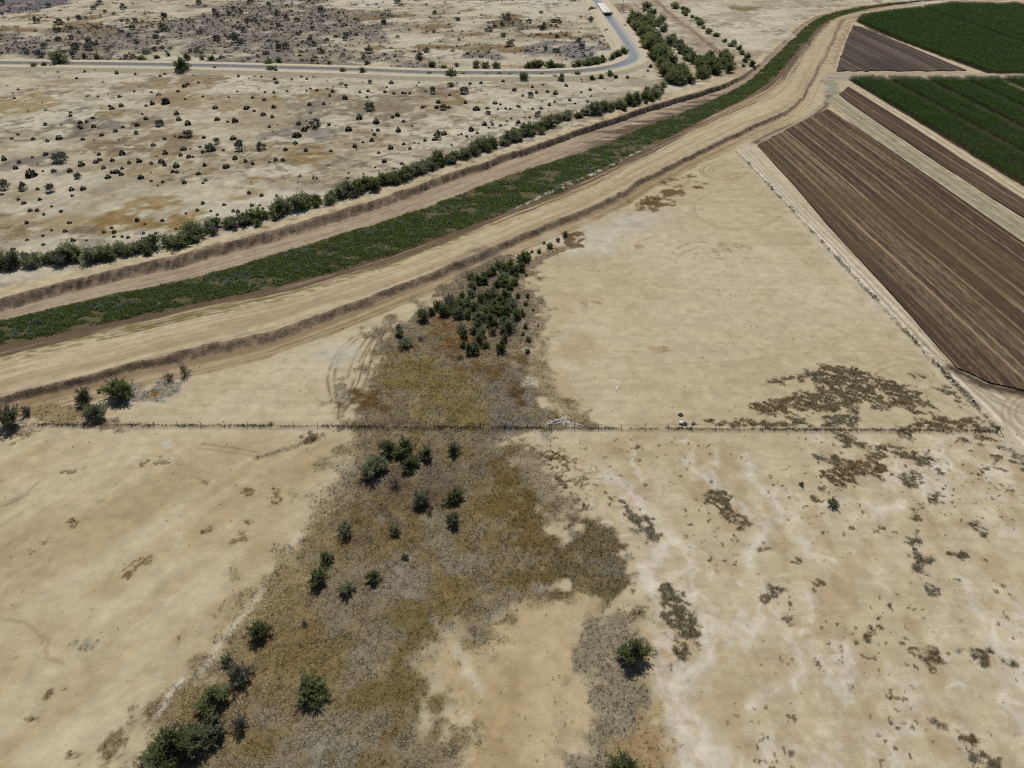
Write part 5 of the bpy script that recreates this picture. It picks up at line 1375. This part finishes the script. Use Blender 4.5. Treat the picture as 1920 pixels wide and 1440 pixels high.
# dense small shrubs beyond the lined canal and the smallest of the pale desert
n = 60000
X = RNG.uniform(-470, 250, n); Y = RNG.uniform(235, 720, n)
c_, ck_, wd_, rl_ = paint(X, Y)
yn = bounds_at(X)[0]
CANPX = [(-60, 117), (0, 118), (330, 122), (640, 130), (800, 136), (1000, 137), (1080, 134), (1130, 129), (1165, 121), (1185, 112), (1190, 103), (1185, 92), (1165, 62), (1140, 28)]
CANW = catmull(pts(CANPX, ZN + .9), 4.0)
dc = d_line(X, Y, CANW)
beyond = Y > np.interp(X, np.sort(CANW[:60, 0]), CANW[:60, 1][np.argsort(CANW[:60, 0])])
pr = np.where(beyond, wd_ ** 2 * .50 + .004, .004 + .014 * wd_)
keep = (RNG.random(n) < pr) & (Y > yn + 12) & (dc > 11) & ((X < 75) | (Y < 400))
X, Y = X[keep], Y[keep]
X = np.concatenate([X, [d[0] for d in SMALLD]]); Y = np.concatenate([Y, [d[1] for d in SMALLD]])
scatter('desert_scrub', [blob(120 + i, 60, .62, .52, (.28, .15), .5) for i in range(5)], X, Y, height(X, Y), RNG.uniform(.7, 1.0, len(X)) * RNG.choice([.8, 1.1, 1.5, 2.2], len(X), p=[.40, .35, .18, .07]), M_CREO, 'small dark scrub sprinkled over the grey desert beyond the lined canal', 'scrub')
print('scrub', len(X))


# corn
def corn_clump(seed):
    r = np.random.default_rng(seed)
    V, F, Vv = [], [], []
    for k in range(9):
        y0 = -1 + (k + .5) * 2 / 9 + r.normal() * .04; x0 = r.normal() * .05
        for j in range(5):
            a = (0 if j % 2 else math.pi) + r.normal() * .7
            h = .5 + 1.7 * (j + r.random()) / 5
            p = np.array([x0, y0, h])
            d = np.array([math.cos(a), math.sin(a), .55 + .4 * r.random()]); d /= np.linalg.norm(d)
            quad_spray(V, F, Vv, p, d, np.array([0, 0, 1.0]) + r.normal(size=3) * .2, .44, .12, r.random() * .8 + .2 * h / 2.2)
        b = len(V)
        V += [np.array([x0 - .02, y0, 0]), np.array([x0 + .02, y0, 0]), np.array([x0 + .012, y0, 2.3]), np.array([x0 - .012, y0, 2.3])]
        F.append((b, b + 1, b + 2, b + 3)); Vv += [.3] * 4
    return V, F, Vv


def corn_field(poly, gaps, seed):
    w = pts(poly)
    S, T = st(w[:, 0], w[:, 1])
    s = np.arange(S.min(), min(S.max(), 430), .95); t = np.arange(T.min(), min(T.max(), 700), 1.9)
    SS, TT = np.meshgrid(s, t); SS = SS.ravel(); TT = TT.ravel()
    d = sd_poly(SS, TT, np.stack([S, T], 1))
    keep = d > .3
    for g in gaps:
        (a, b_) = st(*[q for q in P(*g)])
        keep &= np.abs(SS - a) > 1.5
    SS, TT = SS[keep], TT[keep]
    X, Y = unst(SS + RNG.normal(0, .05, len(SS)), TT + RNG.normal(0, .2, len(TT)))
    return X, Y


def add_corn(name, poly, gaps, label):
    X, Y = corn_field(poly, gaps, 1)
    cl = [corn_clump(150 + i) for i in range(4)]
    rot = math.atan2(-ROWD[0], ROWD[1])
    ca, sa = math.cos(rot), math.sin(rot)
    cl = [([np.array([v[0] * ca - v[1] * sa, v[0] * sa + v[1] * ca, v[2]]) for v in V], F, Vv) for V, F, Vv in cl]
    o = scatter(name, cl, X, Y, np.zeros(len(X)) + .05, .9 + .2 * fbm(X / 12, Y / 12, 3, 400) * 1.0, M_CORN, label, 'corn')
    tn = o.data.attributes['turn']
    arr = np.zeros(len(o.data.vertices), np.float32); m = RNG.random(len(arr)) < .5; arr[m] = math.pi
    tn.data.foreach_set('value', arr)
    print(name, len(X))


add_corn('corn_crop', [(1590, 150), (1600, 147.5), (1870, 150), (1925, 176), (2150, 270), (2150, 500), (1925, 353)], [(1657, 149), (1727, 149), (1797, 149)], 'tall dark green corn in the nearer field beside the striped soil')
add_corn('corn_crop', [(1875, 147.5), (2100, 150), (2100, 235), (1925, 168)], [], 'corner of dark green corn at the right edge beyond the field gap')
add_corn('corn_crop', [(1604, 41), (1612, 33), (1640, 27), (1720, 17), (1780, 8), (1860, 9), (2000, 30), (2100, 60), (2100, 139), (1870, 139.5), (1850, 137), (1640, 60)], [(1727, 17), (1640, 58)], 'tall dark green corn in the far field behind the dirt road')
add_corn('corn_crop', [(1866, 9.5), (1900, 8), (2000, 9), (2050, 26), (1990, 25)], [], 'strip of dark green corn at the top right behind the far field')

# ------------------------------------------------------------------ lined canal
M_CONC = plain('weathered_concrete', (.36, .345, .31), .85, noise=.18, scale=.7)
M_BANK = plain('canal_bank_dirt', tuple(A(196, 182, 152)), .95, noise=.12, scale=.5)
m_w, nt, b = new_mat('canal_water')
b.inputs['Base Color'].default_value = (.19, .21, .22, 1); b.inputs['Roughness'].default_value = .30; b.inputs['IOR'].default_value = 1.33
t = nd(nt, 'ShaderNodeTexNoise'); t.inputs['Scale'].default_value = 1.5; t.inputs['Detail'].default_value = 3
geo = nd(nt, 'ShaderNodeNewGeometry'); nt.links.new(geo.outputs['Position'], t.inputs['Vector'])
bp = nd(nt, 'ShaderNodeBump'); bp.inputs['Distance'].default_value = .03; bp.inputs['Strength'].default_value = .3
nt.links.new(t.outputs['Fac'], bp.inputs['Height']); nt.links.new(bp.outputs['Normal'], b.inputs['Normal'])
M_WATER = m_w
CANL = catmull(pts([(-400, 112)] + CANPX + [(1118, 0), (1105, -12)], ZN + 1.3), 5.0)


def sweep(name, line, prof, mat, z0):
    V, F = [], []
    n = len(line); k = len(prof)
    d = np.gradient(line, axis=0); d /= np.linalg.norm(d, axis=1)[:, None]
    nr = np.stack([-d[:, 1], d[:, 0]], 1)
    for i in range(n):
        for o_, z in prof:
            V.append((line[i, 0] + nr[i, 0] * o_, line[i, 1] + nr[i, 1] * o_, z0 + z))
    for i in range(n - 1):
        for q in range(k - 1):
            F.append((i * k + q, i * k + q + 1, (i + 1) * k + q + 1, (i + 1) * k + q))
    o = mesh_obj(name, V, F, mat)
    return tag(o, kind='structure')


sweep('canal_bank', CANL, [(-11.5, -.2), (-8.5, 1.35), (-3.55, 1.45), (-3.45, .2)], M_BANK, ZN)
sweep('canal_bank', CANL, [(3.45, .2), (3.55, 1.45), (8.5, 1.35), (11.5, -.2)], M_BANK, ZN)
sweep('canal_lining', CANL, [(-3.75, 1.48), (-3.2, 1.52), (-1.5, .12), (1.5, .12), (3.2, 1.52), (3.75, 1.48)], M_CONC, ZN)
sweep('canal_water', CANL, [(-1.95, .45), (1.95, .45)], M_WATER, ZN)


def box(V, F, x0, x1, y0, y1, z0, z1):
    b = len(V)
    V += [(x0, y0, z0), (x1, y0, z0), (x1, y1, z0), (x0, y1, z0), (x0, y0, z1), (x1, y0, z1), (x1, y1, z1), (x0, y1, z1)]
    F += [(b, b + 3, b + 2, b + 1), (b + 4, b + 5, b + 6, b + 7), (b, b + 1, b + 5, b + 4), (b + 1, b + 2, b + 6, b + 5), (b + 2, b + 3, b + 7, b + 6), (b + 3, b, b + 4, b + 7)]


M_PALEC = plain('bleached_concrete', (.60, .585, .55), .8, noise=.1, scale=.6)
M_DARK = plain('dark_steel', (.035, .033, .032), .5, .6)
g0 = pts([(1139, 28)], ZN + 1)[0]; g1 = pts([(1126, 9)], ZN + 1)[0]
gl = float(np.linalg.norm(g1 - g0)); ga = math.atan2(g1[1] - g0[1], g1[0] - g0[0]) - math.pi / 2
fl = empty('canal_flume', (g0[0], g0[1], ZN), ga)
tag(fl, 'pale concrete covered flume with a dark gate at the north end of the lined canal', 'flume')
for sx in (-1, 1):
    V, F = [], []; box(V, F, sx * 2.6 - .25, sx * 2.6 + .25, .3, gl, .4, 2.3)
    mesh_obj('side_wall', V, F, M_PALEC, fl)
ns = 9
for k in range(ns):
    V, F = [], []; a0 = 1.2 + (gl - 1.2) * k / ns; box(V, F, -2.3, 2.3, a0 + .08, 1.2 + (gl - 1.2) * (k + 1) / ns - .08, 1.95, 2.25)
    mesh_obj('cover_slab', V, F, M_PALEC, fl)
V, F = [], []; box(V, F, -3.6, -1.7, -.3, .28, .3, 2.7); box(V, F, 1.7, 3.6, -.3, .28, .3, 2.7); box(V, F, -1.7, 1.7, -.3, .28, 2.2, 2.7)
mesh_obj('headwall', V, F, M_CONC, fl)
V, F = [], []; box(V, F, -1.68, 1.68, -.1, 0.05, .8, 2.18)
mesh_obj('gate_leaf', V, F, M_DARK, fl)
V, F = [], []; tube(V, F, (0, .1, 2.7), (0, .1, 3.6), .06, .06); box(V, F, -.5, .5, 0, .2, 3.6, 3.7)
mesh_obj('gate_hoist', V, F, M_DARK, fl)

# small irrigation ditch along the field road
DIT = pts([(1548, 144), (1925, 143), (2100, 143)], .2)
sweep('irrigation_ditch', DIT, [(-1.1, .02), (-.8, .32), (-.62, .34), (-.3, .06), (.3, .06), (.62, .34), (.8, .32), (1.1, .02)], M_PALEC, 0)

# pump pad and pole beside the canal
x, y = P(1167, 21, ZN)
po = empty('utility_pole', (float(x), float(y), ZN)); tag(po, 'thin wooden utility pole beside the north end of the lined canal', 'pole')
V, F = [], []; tube(V, F, (0, 0, -.5), (0, 0, 11), .22, .14, 8); mesh_obj('post', V, F, M_BARK, po)
V, F = [], []; box(V, F, -1.2, 1.2, -.08, .08, 10.2, 10.4); mesh_obj('crossarm', V, F, M_BARK, po)
x, y = P(1172, 22, ZN)
pp = empty('pump_station', (float(x), float(y), ZN), .2); tag(pp, 'small white pump pad beside the utility pole near the lined canal', 'pump')
V, F = [], []; box(V, F, -2.6, 2.6, -2, 2, -.2, .3); mesh_obj('pad', V, F, M_PALEC, pp)
V, F = [], []; box(V, F, -1.8, -.6, -.6, .6, .3, 1.7); mesh_obj('cabinet', V, F, M_PALEC, pp)
V, F = [], []; tube(V, F, (.8, 0, .3), (.8, 0, 1.5), .3, .3, 8); tube(V, F, (.8, 0, .8), (2.4, 0, .8), .15, .15, 8); mesh_obj('pump_body', V, F, M_CONC, pp)

# ------------------------------------------------------------------ wire fence on the south line
M_POST = plain('rusty_steel_post', (.07, .05, .04), .8, .2, noise=.2)
M_WIRE = plain('dull_wire', (.13, .12, .11), .6, .5)
fx0, fy0 = FENCE_W[0]
fence = empty('wire_fence', (float(fx0), float(fy0), 0)); tag(fence, 'low wire fence on thin steel posts along the south line of the parcel', 'fence')
post_me = None
fx = np.arange(FENCE_W[0, 0] + .5, FENCE_W[-1, 0] - 1.0, 5.0)
tops = []
for k, x in enumerate(fx):
    y = float(np.interp(x, FENCE_W[:, 0], FENCE_W[:, 1])); z = zat(x, y)
    if post_me is None:
        V, F = [], []; tube(V, F, (0, 0, -.3), (0, 0, 1.25), .045, .04, 5); box(V, F, -.05, .05, -.02, .02, .2, 1.2)
        post_me = bpy.data.meshes.new('post'); post_me.from_pydata([tuple(v) for v in V], [], F); post_me.materials.append(M_POST)
    o = bpy.data.objects.new('post', post_me); COL.objects.link(o); o.parent = fence
    o.location = (x - fx0, y - fy0, z); o.rotation_euler = (random.gauss(0, .05), random.gauss(0, .05), random.random())
    tops.append((x - fx0, y - fy0, z))
for h in (.3, .6, .9, 1.15):
    V, F = [], []
    for a, b_ in zip(tops[:-1], tops[1:]):
        tube(V, F, (a[0], a[1], a[2] + h), (b_[0], b_[1], b_[2] + h), .010, .010, 3)
    mesh_obj('wire', V, F, M_WIRE, fence)
# tumbleweed drift along the wire
n = 1900
X = RNG.uniform(FENCE_W[0, 0] + 9, FENCE_W[-1, 0], n); Y = np.interp(X, FENCE_W[:, 0], FENCE_W[:, 1]) + RNG.normal(.15, .22, n)
keep = RNG.random(n) < .12 + .88 * sstep(.38, .68, fbm(X / 5, Y * 0, 4, 501, .65))
X, Y = X[keep], Y[keep]
scatter('fence_weeds', [blob(170 + i, 16, .32, .22, (.22, .05)) for i in range(4)], X, Y, height(X, Y), RNG.uniform(.5, 1.1, len(X)), foliage('dark_tumbleweed', (.030, .030, .018), (.075, .068, .042), transl=.1), 'dark strip of weeds and tumbleweed caught under the wire fence', 'weeds')
# weeds on the east line beside the farm road
EL = pts([(1379, 283), (1480, 390), (1600, 519), (1720, 648), (1868, 806)])
n = 2200; t = RNG.random(n)
seg = np.linspace(0, 1, len(EL)); X = np.interp(t, seg, EL[:, 0]) + RNG.normal(.5, .45, n); Y = np.interp(t, seg, EL[:, 1])
keep = RNG.random(n) < .15 + .8 * sstep(.4, .65, fbm(X * 0, Y / 4, 3, 511))
X, Y = X[keep], Y[keep]
scatter('verge_weeds', [blob(180 + i, 14, .35, .24, (.26, .06)) for i in range(4)], X, Y, height(X, Y), RNG.uniform(.45, .95, len(X)), foliage('verge_weed_leaves', (.030, .034, .014), (.075, .070, .030), transl=.15), 'broken line of weeds along the east line of the parcel', 'weeds')

# corner post of the parcel
x, y = P(1868, 812)
cp = empty('corner_post', (float(x), float(y), zat(float(x), float(y)))); tag(cp, 'dark pipe corner post with a diagonal brace at the southeast end of the fence', 'post')
V, F = [], []; tube(V, F, (0, 0, -.3), (.18, .12, 1.7), .12, .12, 8); mesh_obj('upright', V, F, M_DARK, cp)
V, F = [], []; tube(V, F, (.08, .05, 1.0), (.75, -1.5, .05), .07, .07, 6); mesh_obj('brace', V, F, M_DARK, cp)

# ------------------------------------------------------------------ debris left on the sand
M_WHITE = plain('white_plastic', (.80, .80, .78), .5, noise=.05)
M_RUBBER = plain('black_rubber', (.018, .018, .018), .7)


def pipe(cx, cy, length_px, ang, rad, label, group=None, z=0.0, tilt=0.0):
    x, y = P(cx, cy)
    ln = length_px * mpp(cy)
    V, F = [], []
    k = 8
    for s_, r in ((-.5, rad), (.5, rad), (.5, rad * .75), (-.5, rad * .75)):
        for q in range(k):
            a = 2 * math.pi * q / k
            V.append((s_ * ln, r * math.cos(a), r * math.sin(a)))
    for ring in range(4):
        for q in range(k):
            F.append((ring * k + q, ring * k + (q + 1) % k, ((ring + 1) % 4) * k + (q + 1) % k, ((ring + 1) % 4) * k + q))
    o = mesh_obj('pipe', V, F, M_WHITE)
    o.location = (float(x), float(y), zat(float(x), float(y)) + rad + z)
    o.rotation_euler = (0, tilt, ang)
    return tag(o, label, 'pipe', group)


pipe(1157, 728, 14, math.radians(70), .11, 'short white pipe lying alone on bare sand in the middle of the parcel')
for k, (cx, cy, ln, an) in enumerate([(1034, 792, 34, 22), (1040, 790, 40, 15), (1048, 787, 40, 10), (1055, 794, 52, -10), (1062, 791, 40, -14), (1070, 795, 44, -12), (1058, 789, 30, 60), (1076, 794, 40, -18), (1030, 796, 20, 30), (1046, 794, 46, 4)]):
    pipe(cx, cy, ln, math.radians(an * 1.3), .045, 'thin white pipe in the loose heap of pipes beside the fence', 'pipes in the heap by the fence', z=.05 * (k % 3), tilt=random.uniform(-.02, .02))


def tire(cx, cy, label, R=.42, r=.14):
    x, y = P(cx, cy)
    V, F = [], []
    nu, nv = 20, 8
    for i in range(nu):
        for j in range(nv):
            a = 2 * math.pi * i / nu; b_ = 2 * math.pi * j / nv
            rr = R + r * math.cos(b_) * (1.0 if math.cos(b_) > 0 else .8)
            V.append((rr * math.cos(a), rr * math.sin(a), r * .9 * math.sin(b_)))
    for i in range(nu):
        for j in range(nv):
            F.append((i * nv + j, ((i + 1) % nu) * nv + j, ((i + 1) % nu) * nv + (j + 1) % nv, i * nv + (j + 1) % nv))
    t_ = empty('tire', (float(x), float(y), zat(float(x), float(y)) + r * .85)); tag(t_, label, 'tire')
    mesh_obj('casing', V, F, M_RUBBER, t_, True)
    V, F = [], []
    for i in range(16): V.append((.3 * math.cos(2 * math.pi * i / 16), .3 * math.sin(2 * math.pi * i / 16), -.04))
    F.append(tuple(range(16))); V.append((0, 0, 0.02))
    mesh_obj('wheel_disc', V, F, M_DARK, t_)


tire(1276, 779, 'black tire lying flat on the sand, the northern of the two')
tire(1284, 796, 'black tire lying flat beside the white tub near the fence')
x, y = P(1276, 795)
tub = empty('plastic_tub', (float(x), float(y), zat(float(x), float(y))), math.radians(-15)); tag(tub, 'white plastic tub tipped over beside the black tire near the fence', 'tub')
V, F = [], []
ring = [(.0, .22), (.05, .30), (.75, .36), (.85, .40), (.85, .36), (.1, .24)]
k = 12
for (xx, r) in ring:
    for q in range(k): V.append((xx - .4, r * math.cos(6.283 * q / k), .38 + r * math.sin(6.283 * q / k)))
for i in range(len(ring) - 1):
    for q in range(k): F.append((i * k + q, i * k + (q + 1) % k, (i + 1) * k + (q + 1) % k, (i + 1) * k + q))
F.append(tuple(range(k))); F.append(tuple(5 * k + q for q in range(k)))
mesh_obj('body', V, F, M_WHITE, tub, True)
V, F = [], []; tube(V, F, (.44, -.38, .4), (.62, 0, .1), .02, .02, 5); tube(V, F, (.62, 0, .1), (.44, .38, .4), .02, .02, 5)
mesh_obj('handle', V, F, M_WHITE, tub)
x, y = P(1302, 795)
ch = empty('broken_chair', (float(x), float(y), zat(float(x), float(y))), .4); tag(ch, 'broken white framed chair with a dark seat lying on the sand by the fence', 'chair')
V, F = [], []; box(V, F, -.4, .1, -.3, .3, .22, .30); mesh_obj('seat', V, F, M_DARK, ch)
V, F = [], []; box(V, F, -.72, -.44, -.28, .28, .10, .17); mesh_obj('backrest', V, F, M_DARK, ch)
for sx, sy in ((-.4, -.3), (-.4, .3), (.1, -.3), (.1, .3)):
    V, F = [], []; tube(V, F, (sx, sy, .28), (sx + .75, sy * 1.2, .04), .035, .035, 6); mesh_obj('leg', V, F, M_WHITE, ch)
for cx, cy, lab in [(585, 820, 'brown dead brush heap on the sand just south of the fence'), (508, 793, 'dark tumbleweed lying on the sand just north of the fence')]:
    x, y, wm = at_px(cx, cy, 16)
    plant('dead_bush', 'dry_brush', x, y, wm, lab, 'brush', hs=.6)
print('objects', len(bpy.data.objects))
